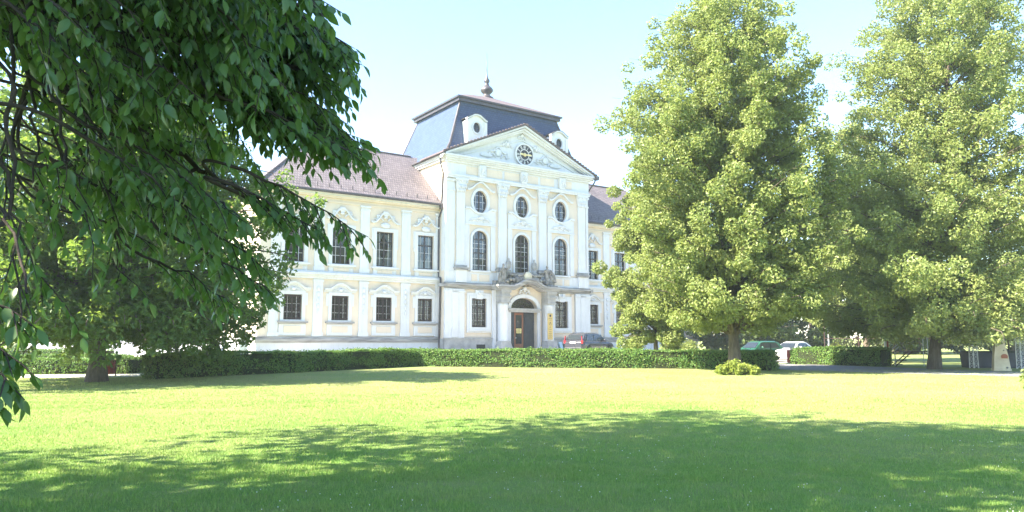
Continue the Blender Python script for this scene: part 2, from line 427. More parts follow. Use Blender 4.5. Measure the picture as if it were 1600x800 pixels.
def ornament(mb, x, z, w, h, y, shell=True, r=.05):
    """stucco relief: mirrored scrolls, a shell and small leaves"""
    for s in (-1, 1):
        scroll(mb, x+s*.08*w, z, .42*w, h*.7, y, s, r)
        scroll(mb, x+s*.12*w, z-.12*h, .30*w, -h*.4, y, s, r*.8)
        for q in range(3): mb.ball((x+s*w*(.16+.11*q), y, z+h*(.18-.16*q)), .09*w*.5, .05, .10*h, 7, 4)
    if shell:
        for q in range(-3, 4):
            a = q*.32; mb.tube([(x, y, z-.05*h), (x+math.sin(a)*.17*w, y-.05, z+math.cos(a)*.42*h)], [r*.6, r*1.25], 6)
        mb.ball((x, y-.02, z-.08*h), .09*w, .07, .12*h, 8, 5)
    else: mb.ball((x, y-.02, z), .15*w, .08, .3*h, 9, 5)

def window(kind, w, z0, z1, y, bars_v, bars_h, cross_z=None, grille=None, curtain=False, surround=None):
    """pane with frame, dark room behind it, grille, surround and sill as its pieces; x centred on 0"""
    P = hole_pts(kind, -w/2, w/2, z0, z1)
    g = MB(); g.add([(x, y+.20, z) for x, z in P], [tuple(range(len(P)))])
    win = g.build('window', M['glass'], CA)
    f = MB(); Q = offs(P, -.075); ring(f, offs(P, -.004), Q, y+.14, y+.22)
    f.box(-.045, .045, y+.145, y+.215, z0+.05, z1-.04)
    for cz in (cross_z or []): f.box(-w/2+.05, w/2-.05, y+.15, y+.21, cz-.05, cz+.05)
    f.m = 1
    for x in bars_v:
        zt = z1-.06
        if kind != 'rect':
            r_ = (z1-z0)/2 if kind == 'oval' else kind[1]; zc = z1-r_; dz = r_*math.sqrt(max(0, 1-(2*x/w)**2))
            zt = zc+dz-.06
        zb = z0+.06 if kind != 'oval' else (z0+z1)/2-(zt-(z0+z1)/2)
        f.box(x-.016, x+.016, y+.165, y+.195, zb, zt)
    for z in bars_h:
        hw = w/2-.06
        if kind == 'oval': hw = w/2*math.sqrt(max(.05, 1-((z-(z0+z1)/2)/((z1-z0)/2))**2))-.05
        elif kind != 'rect' and z > z1-kind[1]: hw = w/2*math.sqrt(max(.05, 1-((z-(z1-kind[1]))/kind[1])**2))-.05
        f.box(-hw, hw, y+.168, y+.192, z-.016, z+.016)
    f.build('frame', [M['frame'], M['framew']], win)
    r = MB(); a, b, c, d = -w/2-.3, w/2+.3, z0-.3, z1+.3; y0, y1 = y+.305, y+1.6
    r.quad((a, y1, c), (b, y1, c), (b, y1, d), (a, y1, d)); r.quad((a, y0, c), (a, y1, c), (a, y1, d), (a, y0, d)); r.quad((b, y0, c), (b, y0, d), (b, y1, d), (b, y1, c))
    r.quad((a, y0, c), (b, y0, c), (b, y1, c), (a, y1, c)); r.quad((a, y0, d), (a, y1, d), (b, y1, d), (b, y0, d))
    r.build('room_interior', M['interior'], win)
    if curtain:
        for s in (-1, 1):
            mb = MB(); top = z1-.15; n = 14; rows = []
            for j in range(9):
                t = j/8; z = top-(top-z0-.1)*t; inn = .03+(.30*w)*math.sin(PI*min(1, t*1.15))**1.3*.9
                rows.append([(s*(inn+(w/2-.03-inn)*i/n), y+.27+.025*math.sin(i*1.9), z) for i in range(n+1)])
            mb.loft(rows, False, False); mb.build('curtain', M['curtain'], win)
    if grille:
        gm = MB(); gy = y+.03
        for i in range(grille):
            x0 = -w/2+.06+(w-.12)*i/(grille-1)
            gm.tube([(x0, gy, z0+.02), (x0, gy, z1-.02)], .014, 5)
        nz = int((z1-z0)/.27)
        for j in range(nz+1):
            for s in (-1, 1):
                pts = []
                for k in range(grille):
                    x = -w/2+.06+(w-.12)*k/(grille-1); z = z0+.1+(z1-z0-.2)*j/nz + s*(.11 if k % 2 else -.11)
                    pts.append((x, gy-.012, min(z1-.03, max(z0+.03, z))))
                gm.tube(pts, .013, 4)
        for z in (z0+.12, z1-.12): gm.box(-w/2+.01, w/2-.01, gy-.012, gy+.012, z-.02, z+.02)
        gm.build('grille', M['iron'], win)
    if surround: surround(win, P)
    return win
def sur_lower(win, P):
    mb = MB(); O = offs(P, .24); ring(mb, O, offs(P, .003), -.09, .02)
    for s in (-1, 1): mb.box(s*.96-.12, s*.96+.12, -.06, .02, 3.9, 4.8)
    pts = [(-1.25, 5.02), (-.95, 5.02)] + [(-.78+1.56*i/12, 5.04+.40*math.sin(PI*i/12)) for i in range(13)] + [(.95, 5.02), (1.25, 5.02)]
    mb.band([(x, z) for x, z in pts], [(x, 4.9) for x, z in pts], -.05, .02)
    ornament(mb, 0, 5.06, 1.25, .42, -.09, False, .035)
    mb.build('surround', M['white'], win)
    mb = MB(); mb.strip(pts, .10, -.20, .02); mb.strip([(x, z+.1) for x, z in pts], .06, -.26, .02); mb.build('hood_moulding', M['white'], win)
    mb = MB(); mb.box(-1.1, 1.1, -.24, .02, 2.62, 2.74); mb.box(-.98, .98, -.16, .02, 2.54, 2.62); mb.build('sill', M['ledge'], win)
    mb = MB(); mb.box(-.98, .98, -.07, .02, 1.72, 2.54); mb.m = 1; mb.box(-.62, .62, -.11, -.02, 1.95, 2.40)
    mb.build('apron_panel', [M['white'], M['cream']], win)
def sur_upper(win, P):
    mb = MB(); O = offs(P, .26); ring(mb, O, offs(P, .003), -.09, .02)
    for s in (-1, 1):
        mb.box(s*1.0-.11, s*1.0+.11, -.05, .02, 8.6, 10.0); mb.ball((s*1.0, -.05, 8.55), .12, .07, .22)
    ornament(mb, 0, 10.95, 1.9, .95, -.09, True, .06)
    mb.ball((0, -.08, 10.25), .42, .08, .22)
    mb.build('surround', M['white'], win)
    L = [(1.2, 10.40), (1.05, 10.36), (.85, 10.42), (.62, 10.62), (.42, 10.88), (.28, 11.06), (.12, 11.16), (0, 11.2)]
    L = [(-x, z) for x, z in L] + [(x, z) for x, z in reversed(L[:-1])]
    mb = MB(); mb.strip(L, .12, -.22, .02); mb.build('hood_moulding', M['white'], win)
    mb = MB(); mb.box(-1.12, 1.12, -.26, .02, 6.86, 6.98); mb.box(-1.0, 1.0, -.16, .02, 6.80, 6.86); mb.build('sill', M['white'], win)
    mb = MB(); mb.box(-.98, .98, -.07, .02, 6.42, 6.80); mb.m = 1; mb.box(-.6, .6, -.11, -.02, 6.50, 6.73)
    mb.build('apron_panel', [M['white'], M['cream']], win)

WIN_L = [-12.6, -9.05, -5.5, -1.93]; WIN_R = [2*CX+.05-x for x in WIN_L]
YW = 1.0
def wing(s0, s1, centers, pil):
    mb = MB(); H = []
    for c in centers: H += [('rect', c-.66, c+.66, 2.85, 4.66), ('rect', c-.72, c+.72, 7.04, 9.75)]
    wall(mb, s0, s1, 1.2, 12.0, YW, H)
    return mb
for side in (-1, 1):
    s0, s1 = (-15.05, -.62) if side < 0 else (14.42, 30.05); ctr = WIN_L if side < 0 else WIN_R
    mb = wing(s0, s1, ctr, None)
    e = s0 if side < 0 else s1
    mb.quad((e, YW, 1.2), (e, YW+10.6, 1.2), (e, YW+10.6, 12.0), (e, YW, 12.0)); mb.quad((s0, YW+10.6, 0), (s1, YW+10.6, 0), (s1, YW+10.6, 12), (s0, YW+10.6, 12))
    mb.build('wall', M['cream'], CA)
    mb = MB(); mb.box(s0-.12*(side < 0), s1+.12*(side > 0), YW-.16, YW+10.7, 0, 1.2); mb.build('plinth', M['white'], CA)
    mb = MB(); a, b = s0-(.2 if side < 0 else 0), s1+(.2 if side > 0 else 0)
    mb.box(a, b, YW-.24, YW+10.75, 1.2, 1.34); mb.box(a, b, YW-.32, YW+10.8, 1.34, 1.5); mb.box(a, b, YW-.2, YW+10.7, 1.5, 1.64)
    mb.build('plinth_ledge', M['ledge'], CA)
    mb = MB(); mb.box(a, b, YW-.16, YW+10.7, 5.86, 6.02); mb.box(a, b, YW-.26, YW+10.75, 6.02, 6.16); mb.box(a, b, YW-.38, YW+10.85, 6.16, 6.30); mb.box(a, b, YW-.18, YW+10.7, 6.30, 6.42)
    mb.build('string_course', M['white'], CA)
    mb = MB(); mb.m = 1; mb.box(a, b, YW-.07, YW+10.65, 11.62, 11.74); mb.box(a, b, YW-.2, YW+10.75, 11.98, 12.12); mb.m = 0; mb.box(a, b, YW-.32, YW+10.85, 12.12, 12.26); mb.box(a, b, YW-.44, YW+10.95, 12.26, 12.36)
    mb.build('cornice', [M['white'], M['cream']], CA)
    mb = MB(); ye = YW-.58; pts = [(a-.25*(side < 0), ye, 12.34), (b+.25*(side > 0), ye, 12.34)]; mb.tube(pts, .11, 8)
    if side < 0: mb.tube([(a-.2, ye, 12.34), (a-.2, YW+11, 12.34)], .11, 8)
    else: mb.tube([(b+.2, ye, 12.34), (b+.2, YW+11, 12.34)], .11, 8)
    mb.build('gutter', M['gutter'], CA)
    # roof: hipped at the free end, runs into the tower
    y0, y1, yr, zr = YW-.55, YW+11.1, YW+5.28, 17.5
    x0, x1 = (s0-.5, 2.5) if side < 0 else (11.3, s1+.5)
    hx = x0+5.6 if side < 0 else x1-5.6
    E_ = [(x0, y0, 12.38), (x1, y0, 12.38), (x1, y1, 12.38), (x0, y1, 12.38)]
    mb = MB()
    if side < 0: mb.add(E_+[(hx, yr, zr), (x1, yr, zr)], [(0, 1, 5, 4), (2, 3, 4, 5), (3, 0, 4), (0, 3, 2, 1)])
    else: mb.add(E_+[(x0, yr, zr), (hx, yr, zr)], [(0, 1, 5, 4), (2, 3, 4, 5), (1, 2, 5), (0, 3, 2, 1)])
    rf = mb.build('roof', M['tile'], CA)
    mb = MB(); A, B = ((hx, yr, zr+.03), (-.7, yr, zr+.03)) if side < 0 else ((14.4, yr, zr+.03), (hx, yr, zr+.03)); mb.tube([A, B], .10, 6)
    C = (x0, y0, 12.42) if side < 0 else (x1, y0, 12.42); mb.tube([C, (hx, yr, zr+.03)], .09, 6); mb.build('ridge_tiles', M['tile'], rf)
    mb = MB(); xs = np.arange(x0+.8, (-.8 if side < 0 else x1-.8), .92) if side < 0 else np.arange(14.8, x1-.8, .92)
    for x in xs: mb = MB(); mb.box(x-.025, x+.025, y0+.42, y0+.47, 12.78, 13.05); mb.build('snow_guard', M['gutter'], rf)
    # pilasters
    ps = [(-14.3, -13.65), (-11.12, -10.42), (-7.56, -6.86), (-4.08, -3.34)] + [(-1.0, -.64)]
    if side > 0: ps = [(2*CX+.05-b_, 2*CX+.05-a_) for a_, b_ in ps]
    for (pa, pb) in ps:
        mb = MB(); mb.box(pa, pb, YW-.10, YW+.02, 6.42, 11.60); mb.box(pa-.06, pb+.06, YW-.15, YW+.02, 6.44, 6.75)
        mb.box(pa-.05, pb+.05, YW-.14, YW+.02, 11.2, 11.35); mb.box(pa-.09, pb+.09, YW-.18, YW+.02, 11.48, 11.62); mb.build('pilaster', M['white'], CA)
        mb = MB(); mb.box(pa, pb, YW-.10, YW+.02, 1.64, 5.86); mb.box(pa-.06, pb+.06, YW-.15, YW+.02, 1.66, 1.95)
        if pb-pa > .5:
            for q in range(5): mb.ball(((pa+pb)/2, YW-.12, 5.15-.42*q), .16-.014*q, .05, .2, 7, 4)
        mb.box(pa-.05, pb+.05, YW-.16, YW+.02, 5.62, 5.80); mb.build('pilaster', M['white'], CA)
# windows of the wings
wl = window('rect', 1.32, 2.85, 4.66, 0, [-.33, .33], [3.4, 4.0], [], 7, False, sur_lower)
wu = window('rect', 1.44, 7.04, 9.75, 0, [-.37, .37], [7.7, 8.35], [8.95], None, False, sur_upper)
wuc = window('rect', 1.44, 7.04, 9.75, 0, [-.37, .37], [7.7, 8.35], [8.95], None, True, sur_upper)
first = {id(wl): True, id(wu): True, id(wuc): True}
def place(w_, s, y=YW):
    o = w_ if first.pop(id(w_), None) else dup(w_, CA)
    o.location = (s, y, 0)
for i, c in enumerate(WIN_L+WIN_R):
    place(wl, c); place(wuc if i in (2, 3) else wu, c)

# ---------------- tower block (risalit)
S0, S1 = -.68, 14.42
AR = ('arch', .75)
OV = [(2.6, 12.85), (6.92, 12.88), (11.2, 12.9)]
HT = []
for c in (2.62, 6.92, 11.2): HT += [('oval', c-.70, c+.70, 11.88, 13.8), (AR, c-.76, c+.76, 7.10, 10.42)]
for c in (2.52, 11.18): HT.append(('rect', c-.73, c+.73, 2.42, 4.78))
HT.append((('arch', .9), CX-1.4, CX+1.4, .0, 4.95))
mb = MB(); wall(mb, S0, S1, 0, 14.4, 0, HT, .34)
for s in (S0, S1): mb.quad((s, 0, 0), (s, 11.3, 0), (s, 11.3, 16.4), (s, 0, 16.4))
mb.quad((S0, 11.3, 0), (S1, 11.3, 0), (S1, 11.3, 16.4), (S0, 11.3, 16.4))
mb.quad((S0, 0, 14.4), (S1, 0, 14.4), (S1, 0, 16.0), (S0, 0, 16.0))
mb.build('wall', M['cream'], CA)
for (a, b, c, e) in ((S0-.10, 4.05, 2.62, S0-.1), (9.75, S1+.10, 11.1, S1-.02)):
    mb = MB(); mb.box(a, b, -.22, .02, 0, 1.46); mb.box(a-.03, b+.03, -.27, .02, 1.46, 1.56); mb.box(e, e+.12, -.2, 1.0, 0, 1.5); pl = mb.build('plinth', M['stone'], CA)
    mb = MB(); mb.box(c-.42, c+.42, -.235, -.2, .55, 1.02); mb.build('cellar_opening', M['interior'], pl)
# corner piers and rusticated strips of the ground floor
for (a, b) in ((S0-.05, 1.05), (12.75, S1+.05)):
    mb = MB(); mb.box(a, b, -.2, .03, 1.56, 5.5); m_ = (a+b)/2
    for xx in (a+.45, b-.45) if False else (m_,): mb.box(xx-.28, xx+.28, -.26, -.1, 1.6, 5.45)
    mb.box(a-.05, b+.05, -.26, .02, 5.2, 5.36); mb.build('pier', M['white'], CA)
for c in (2.52, 11.18):
    mb = MB(); z = 1.60
    while z < 5.4:
        for (a, b) in ((c-1.42, c-1.20), (c+1.16, c+1.5)): mb.box(a, b, -.09, .02, z, min(z+.40, 5.45))
        z += .43
    mb.build('rustication', M['cream'], CA)
# mid cornice
for (a, b, e) in ((S0-.1, 3.65, S0-.24), (10.15, S1+.1, S1-.02)):
    mb = MB(); mb.box(a, b, -.14, .02, 5.5, 5.66); mb.box(a-.08, b+.08, -.30, .02, 5.66, 5.80); mb.box(a-.14, b+.14, -.42, .02, 5.80, 5.93); mb.box(a, b, -.22, .02, 5.93, 6.02)
    mb.box(e, e+.26, -.42, .62, 5.66, 5.93); mb.build('string_course', M['ledge'], CA)
mb = MB(); mb.box(S0-.04, S1+.04, -.10, .02, 6.02, 6.95)
for c in (2.62, 11.2): mb.box(c-1.0, c+1.0, -.22, .02, 6.95, 7.07)
mb.m = 1
for (a, b) in ((1.75, 2.3), (2.5, 3.5), (10.3, 11.3), (11.5, 12.1)): mb.box(a, b, -.13, -.05, 6.2, 6.75)
mb.build('parapet_panel', [M['white'], M['cream']], CA)
PIL = [(.32, 1.06), (4.43, 5.20), (8.72, 9.48), (13.22, 14.02)]
for (a, b) in PIL:
    mb = MB(); mb.box(a-.14, b+.14, -.30, .02, 6.02, 7.02); mb.box(a, b, -.16, .02, 7.3, 13.5)
    mb.box(a-.07, b+.07, -.22, .02, 7.42, 7.7); p_ = mb.build('pilaster', M['white'], CA)
    mb = MB(); mb.box(a-.22, b+.22, -.40, .02, 7.02, 7.14); mb.box(a-.28, b+.28, -.46, .02, 7.14, 7.24); mb.box(a-.16, b+.16, -.30, .02, 7.24, 7.42); mb.build('pedestal_cap', M['ledge'], p_)
    mb = MB(); c = (a+b)/2; w_ = b-a
    mb.taper(a-.16, b+.16, -.30, .02, 14.5, 13.5, .14, .08)
    mb.box(a-.22, b+.22, -.36, .02, 14.4, 14.56)
    for row, zz in enumerate((13.62, 13.92)):
        for q in range(5): mb.ball((a+w_*(q+.5*(row % 2))/4.4, -.22-.04*row, zz), .10, .09, .19, 7, 4)
    for s in (-1, 1):
        mb.tube([(c+s*(w_*.62+.10*math.cos(t*.7)*(1-t/12)), -.33, 14.26+.10*math.sin(t*.7)*(1-t/12)) for t in range(12)], .045, 5)
    mb.ball((c, -.32, 14.35), .11, .08, .13); mb.build('capital', M['white'], p_)
for (a, b) in ((S0-.02, .14), (14.18, S1+.02)):
    mb = MB(); mb.box(a, b, -.07, .6 if True else 0, 6.95, 14.5); mb.box(a-.03, b+.03, -.13, .02, 13.5, 13.65); mb.box(a-.06, b+.06, -.18, .02, 14.3, 14.5); mb.build('corner_strip', M['white'], CA)
# entablature
mb = MB()
mb.box(S0-.08, S1+.08, -.30, .02, 14.56, 14.72); mb.box(S0-.12, S1+.12, -.36, .02, 14.72, 14.84); mb.box(S0-.05, S1+.05, -.16, .02, 14.84, 15.85)
mb.box(S0-.12, S1+.12, -.32, .02, 15.85, 16.0); mb.box(S0-.2, S1+.2, -.46, 11.5, 16.0, 16.14); mb.box(S0-.32, S1+.32, -.60, 11.6, 16.14, 16.28); mb.box(S0-.42, S1+.42, -.70, 11.7, 16.28, 16.42)
fr = mb.build('entablature', M['white'], CA)
mb = MB()
for k in range(6):
    a = 1.15+1.92*k+(.12 if k % 2 else 0); mb.box(a, a+1.55, -.185, -.1, 15.02, 15.7)
mb.build('frieze_panel', M['cream'], fr)
for c in (2.62, 6.92, 11.2):
    mb = MB(); mb.taper(c-.28, c+.28, -.40, -.1, 14.86, 15.84, -.06, -.04); ornament(mb, c, 15.3, .8, .7, -.42, True, .05); mb.build('keystone', M['white'], fr)
# ground windows + upper windows
def sur_g(win, P):
    mb = MB(); ring(mb, offs(P, .44), offs(P, .003), -.10, .02); ring(mb, offs(P, .22), offs(P, .002), -.15, .0)
    mb.taper(-.28, .28, -.2, .02, 4.72, 5.45, -.10, 0); ornament(mb, 0, 5.2, .7, .4, -.2, False, .04)
    mb.box(-1.05, 1.05, -.2, .02, 2.12, 2.24); mb.build('surround', M['white'], win)
wg = window('rect', 1.46, 2.42, 4.78, 0, [-.37, .37], [3.0, 3.55, 4.3], [4.0], 6, False, sur_g); first[id(wg)] = True
for c in (2.52, 11.18): place(wg, c, 0)
def sur_arch(win, P):
    mb = MB(); ring(mb, offs(P, .20), offs(P, .003), -.10, .02)
    for s in (-1, 1): mb.box(s*1.28-.22, s*1.28+.22, -.07, .02, 7.1, 10.9)
    mb.build('surround', M['white'], win)
    mb = MB(); L = [(-1.5, 12.15), (-1.25, 12.15)]+[(-1.1+2.2*i/14, 12.18-.42*math.sin(PI*i/14)) for i in range(15)]+[(1.25, 12.15), (1.5, 12.15)]
    mb.band(L, [(x, 10.95) for x, z in L], -.10, .02); mb.strip(L, .14, -.24, .02); mb.strip([(-1.55, 10.86), (1.55, 10.86)], .09, -.16, .02)
    ornament(mb, 0, 11.35, 2.3, .55, -.14, True, .055); mb.build('relief_panel', M['white'], win)
wa = window(AR, 1.52, 7.10, 10.42, 0, [-.40, .40], [7.55, 8.1, 8.95, 9.35], [8.55, 9.7], None, False, sur_arch); first[id(wa)] = True
for c in (2.62, 6.92, 11.2): place(wa, c, 0)
def sur_oval(win, P):
    mb = MB(); ring(mb, offs(P, .22), offs(P, .003), -.12, .02); mb.build('surround', M['white'], win)
    mb = MB(); L = [(-1.35, 13.75), (-1.15, 13.72)]+[(-1+2*i/16, 13.8+.62*math.sin(PI*i/16)**1.4) for i in range(17)]+[(1.15, 13.72), (1.35, 13.75)]
    mb.strip(L, .13, -.24, .02); mb.build('hood_moulding', M['white'], win)
wo = window('oval', 1.40, 11.88, 13.8, 0, [-.35, .35], [12.3, 12.85, 13.4], [], None, False, sur_oval); first[id(wo)] = True
for c in (2.62, 6.92, 11.2): place(wo, c, 0)

# pediment and its gable roof
AP = 20.0; A0, A1 = S0-.55, S1+.55
mb = MB(); mb.prism([(A0+.4, 16.42), (A1-.4, 16.42), (CX, AP-.35)], 0, .25); ped = mb.build('pediment', M['white'], CA)
for w0, w1, yy in ((0, .22, -.62), (.22, .40, -.45), (.40, .55, -.30)):
    mb = MB(); mb.strip([(A0, 16.44-w0*.4), (CX, AP-w0), (A1, 16.44-w0*.4)], -.16, yy, .02); mb.build('raking_cornice', M['white'], ped)
mb = MB(); mb.strip([(A0+2.2, 16.75), (CX, AP-1.15), (A1-2.2, 16.75)], -.08, -.08, .02)
ornament(mb, CX-2.5, 17.3, 2.4, 1.1, -.06, False, .07); ornament(mb, CX+2.6, 17.3, 2.4, 1.1, -.06, False, .07); ornament(mb, CX, 19.05, 1.0, .5, -.06, True, .05)
for s in (-1, 1): ornament(mb, CX+s*1.55, 18.2, 1.2, .7, -.06, False, .06); mb.ball((CX+s*3.7, -.04, 16.95), .7, .10, .2)
mb.build('relief', M['white'], ped)
mb = MB()
for s in (-1, 1):
    e = A0-.12 if s < 0 else A1+.12
    q = [(e, 16.44), (CX, AP+.02), (CX, AP+.16), (e, 16.56)]
    mb.prism(q if s < 0 else q[::-1], -.72, 3.2)
    for i in range(26):
        t = (i+.5)/26; mb.ball((e+(CX-e)*t, -.70, 16.56+(AP-16.4)*t), .16, .10, .07, 7, 4)
mb.build('gable_roof', M['toproof'], CA)
# clock
ck = MB(); ck.prism([(.90*math.cos(2*PI*i/36), .90*math.sin(2*PI*i/36)) for i in range(36)], -.05, .05)
clock = ck.build('clock', M['clockblack'], CA); clock.location = (CX+.22, -.10, 17.5)
mb = MB()
def circ(r): return [(r*math.cos(2*PI*i/36), r*math.sin(2*PI*i/36)) for i in range(36)]
ring(mb, circ(1.02), circ(.885), -.12, .06); mb.build('clock_rim', M['white'], clock)
mb = MB(); ring(mb, circ(.50), circ(.44), -.07, -.045)
NUM = ['XII', 'I', 'II', 'III', 'IIII', 'V', 'VI', 'VII', 'VIII', 'IX', 'X', 'XI']
for k, s in enumerate(NUM):
    if k == 0: mb.build('minute_ring', M['offwhite'], clock)
    mb = MB(); a = PI/2-2*PI*k/12; W = {'I': .055, 'V': .12, 'X': .12}; tot = sum(W[c] for c in s); x = -tot/2
    for c in s:
        w_ = W[c]*.9; lines = {'I': [(w_/2, w_/2)], 'V': [(0, w_/2), (w_, w_/2)], 'X': [(0, w_), (w_, 0)]}[c]
        for (xt, xb) in lines:
            pts = []
            for (xx, rr) in ((x+xt-.017, .84), (x+xt+.017, .84), (x+xb+.017, .55), (x+xb-.017, .55)):
                pts.append((math.cos(a)*rr+math.sin(a)*xx*1.0, -.056-(.004 if xt > xb else 0), math.sin(a)*rr-math.cos(a)*xx))
            mb.add(pts, [(0, 1, 2, 3)])
        x += W[c]
    mb.build('numeral', M['offwhite'], clock)
for nm, L, wd, ang in (('hour_hand', .5, .075, 173), ('minute_hand', .8, .055, 4)):
    mb = MB(); a = R(ang); d = Vector((math.cos(a), 0, math.sin(a))); n = Vector((-d.z, 0, d.x)); yy = Vector((0, -.075 if nm[0] == 'h' else -.09, 0))
    mb.add([yy+n*wd*.6-d*.15, yy+n*wd, yy+d*L*.75+n*wd*1.3, yy+d*L, yy+d*L*.75-n*wd*1.3, yy-n*wd, yy-n*wd*.6-d*.15], [tuple(range(7))]); mb.build(nm, M['gold'], clock)
mb = MB(); mb.lathe([(.17, 0), (.17, .02), (.08, .05)], (0, 0, 0), 14); hb = mb.build('clock_boss', M['gold'], clock); hb.rotation_euler = (R(90), 0, 0); hb.location = (0, -.095, 0)
# mansard tower roof
def rect(a, b, c, d, z): return [(a, c, z), (b, c, z), (b, d, z), (a, d, z)]
mb = MB(); mb.loft([rect(S0-.35, S1+.35, -.3, 11.6, 16.44), rect(S0+.25, S1-.25, .45, 10.9, 16.9), rect(S0+.85, S1-.85, .85, 10.4, 17.8), rect(1.5, 11.95, 1.5, 9.2, 21.7)], True, True, False)
man = mb.build('mansard_roof', M['slate'], CA)
for cx_, cy_, dx, dy in ((0, 0, 1, 1), (1, 0, -1, 1), (0, 1, 1, -1), (1, 1, -1, -1)):
    X = [S0-.35, S0+.25, S0+.85, 1.5]; X = X if not cx_ else [S1+.35, S1-.25, S1-.85, 11.95]
    Y = [-.3, .45, .85, 1.5] if not cy_ else [11.6, 10.9, 10.4, 9.2]
    mb = MB(); mb.tube([(X[i], Y[i], [16.46, 16.92, 17.8, 21.7][i]) for i in range(4)], .10, 6); mb.build('hip_flashing', M['gutter'], man)
mb = MB(); mb.box(1.42, 12.03, 1.42, 9.28, 21.35, 21.72); mb.m = 1; mb.box(1.2, 12.25, 1.2, 9.5, 21.72, 22.0); mb.box(1.05, 12.40, 1.05, 9.65, 22.0, 22.12)
mb.build('eaves_cornice', [M['slate'], M['gutter']], man)
mb = MB(); mb.loft([rect(1.03, 12.42, 1.03, 9.67, 22.13), rect(3.4, 10.1, 3.2, 7.6, 23.2), rect(6.3, 7.3, 5.1, 5.8, 24.1)], True, True, False); mb.build('upper_roof', M['toproof'], CA)
mb = MB(); mb.lathe([(.66, 0), (.66, .2), (.40, .36), (.30, .5), (.40, .62), (.60, .82), (.62, .98), (.46, 1.2), (.24, 1.4), (.18, 1.62), (.27, 1.75), (.27, 1.92), (.12, 2.15), (.06, 2.5), (.04, 3.2), (.02, 4.6)], (6.75, 5.4, 23.9), 20)
mb.build('finial', M['gutter'], CA)
# dormers
def dormer(cx_):
    mb = MB(); y0 = .25; w_ = .86; z0, z1 = 17.0, 19.85
    wall(mb, cx_-w_, cx_+w_, z0, z1, y0, [('oval', cx_-.36, cx_+.36, 18.8, 19.7)], .2)
    for s in (-1, 1): mb.quad((cx_+s*w_, y0, z0), (cx_+s*w_, y0+1.6, z0), (cx_+s*w_, y0+1.6, z1), (cx_+s*w_, y0, z1))
    top = [(-.90, 19.86), (-.77, 19.9), (-.55, 20.06), (-.28, 20.24), (0, 20.29), (.28, 20.24), (.55, 20.06), (.77, 19.9), (.90, 19.86)]
    mb.band([(cx_+x, z) for x, z in top], [(cx_+x, 19.8) for x, z in top], y0-.003, y0+.2)
    for s in (-1, 1): mb.taper(cx_+s*w_-.14, cx_+s*w_+.14, y0-.12, y0+.1, 17.0, 19.8, .0, .0)
    d = mb.build('dormer', M['offwhite'], CA)
    mb = MB(); L = [(cx_+x*1.12, z+.0) for x, z in top]; mb.strip(L, .11, y0-.18, y0+.15); P = hole_pts('oval', cx_-.36, cx_+.36, 18.8, 19.7); ring(mb, offs(P, .12), P, y0-.07, y0+.01); mb.build('dormer_moulding', M['white'], d)
    mb = MB(); mb.strip([(x, z+.115) for x, z in L], .05, y0-.2, y0+1.75); mb.build('dormer_roof', M['gutter'], d)
    mb = MB(); P = offs(P, -.01); mb.add([(x, y0+.14, z) for x, z in P], [tuple(range(len(P)))])
    mb.build('dormer_window', M['carglass'], d)
    mb = MB(); ring(mb, P, offs(P, -.06), y0+.08, y0+.15); mb.box(cx_-.03, cx_+.03, y0+.09, y0+.13, 18.82, 19.68); mb.box(cx_-.34, cx_+.34, y0+.09, y0+.13, 19.22, 19.28); mb.build('dormer_window_frame', M['frame'], d)
dormer(2.40); dormer(11.3)
# rain pipes
mb = MB(); mb.tube([(-.62, YW-.58, 12.32), (-.72, YW-.5, 12.0), (-.80, YW-.12, 11.3), (-.80, YW-.12, 6.5), (-.80, YW-.5, 6.35), (-.80, YW-.5, 5.9), (-.80, YW-.36, 1.7), (-.80, YW-.42, .25)], .075, 8)
mb.box(-.95, -.6, YW-.72, YW-.42, 11.95, 12.3); mb.build('downpipe', M['gutter'], CA)
mb = MB(); mb.tube([(14.95, -.75, 16.4), (14.85, -.55, 15.9), (14.62, .3, 14.9), (14.62, .55, 13.4), (14.62, .55, .25)], .075, 8); mb.box(14.75, 15.1, -.95, -.6, 16.1, 16.45); mb.build('downpipe', M['gutter'], CA)
mb = MB(); mb.tube([(S0-.5, -.7, 16.45), (S0-.5, 11.7, 16.45)], .09, 7); mb.tube([(S0-.5, .1, 16.4), (S0-.42, .1, 15.6), (S0-.1, .3, 15.0), (S0-.1, .5, 12.4)], .07, 7); mb.build('gutter', M['gutter'], CA)
# portal
YC = -.72
def parts_col(cx_):
    mb = MB(); mb.box(cx_-.66, cx_+.66, YC-.62, .0, 0, .62); mb.taper(cx_-.62, cx_+.62, YC-.58, .0, .62, .95, .10, .08); mb.taper(cx_-.52, cx_+.52, YC-.48, .0, .95, 1.3, .08, .06)
    b_ = mb.build('column_base', M['stone'], CA)
    mb = MB(); mb.lathe([(.44, 1.28), (.46, 1.36), (.42, 1.44), (.415, 2.6), (.39, 4.2), (.44, 4.26), (.39, 4.33), (.39, 4.45)], (cx_, YC, 0), 20); mb.box(cx_-.3, cx_+.3, YC, .02, 1.3, 4.45)
    mb.build('column', M['white'], CA)
    mb = MB(); mb.box(cx_-.47, cx_+.47, YC-.45, .02, 4.45, 4.58); mb.box(cx_-.42, cx_+.42, YC-.4, .02, 4.58, 5.5); mb.box(cx_-.5, cx_+.5, YC-.48, .02, 4.95, 5.06); mb.box(cx_-.5, cx_+.5, YC-.48, .02, 5.3, 5.5)
    mb.build('column_capital', M['stone'], CA)
parts_col(4.5); parts_col(9.3)
mb = MB(); mb.box(3.75, 4.05, -.35, .02, 0, 5.5); mb.box(9.78, 10.1, -.35, .02, 0, 5.5); mb.build('portal_jamb', M['white'], CA)
mb = MB()      # concave portal front with the arch
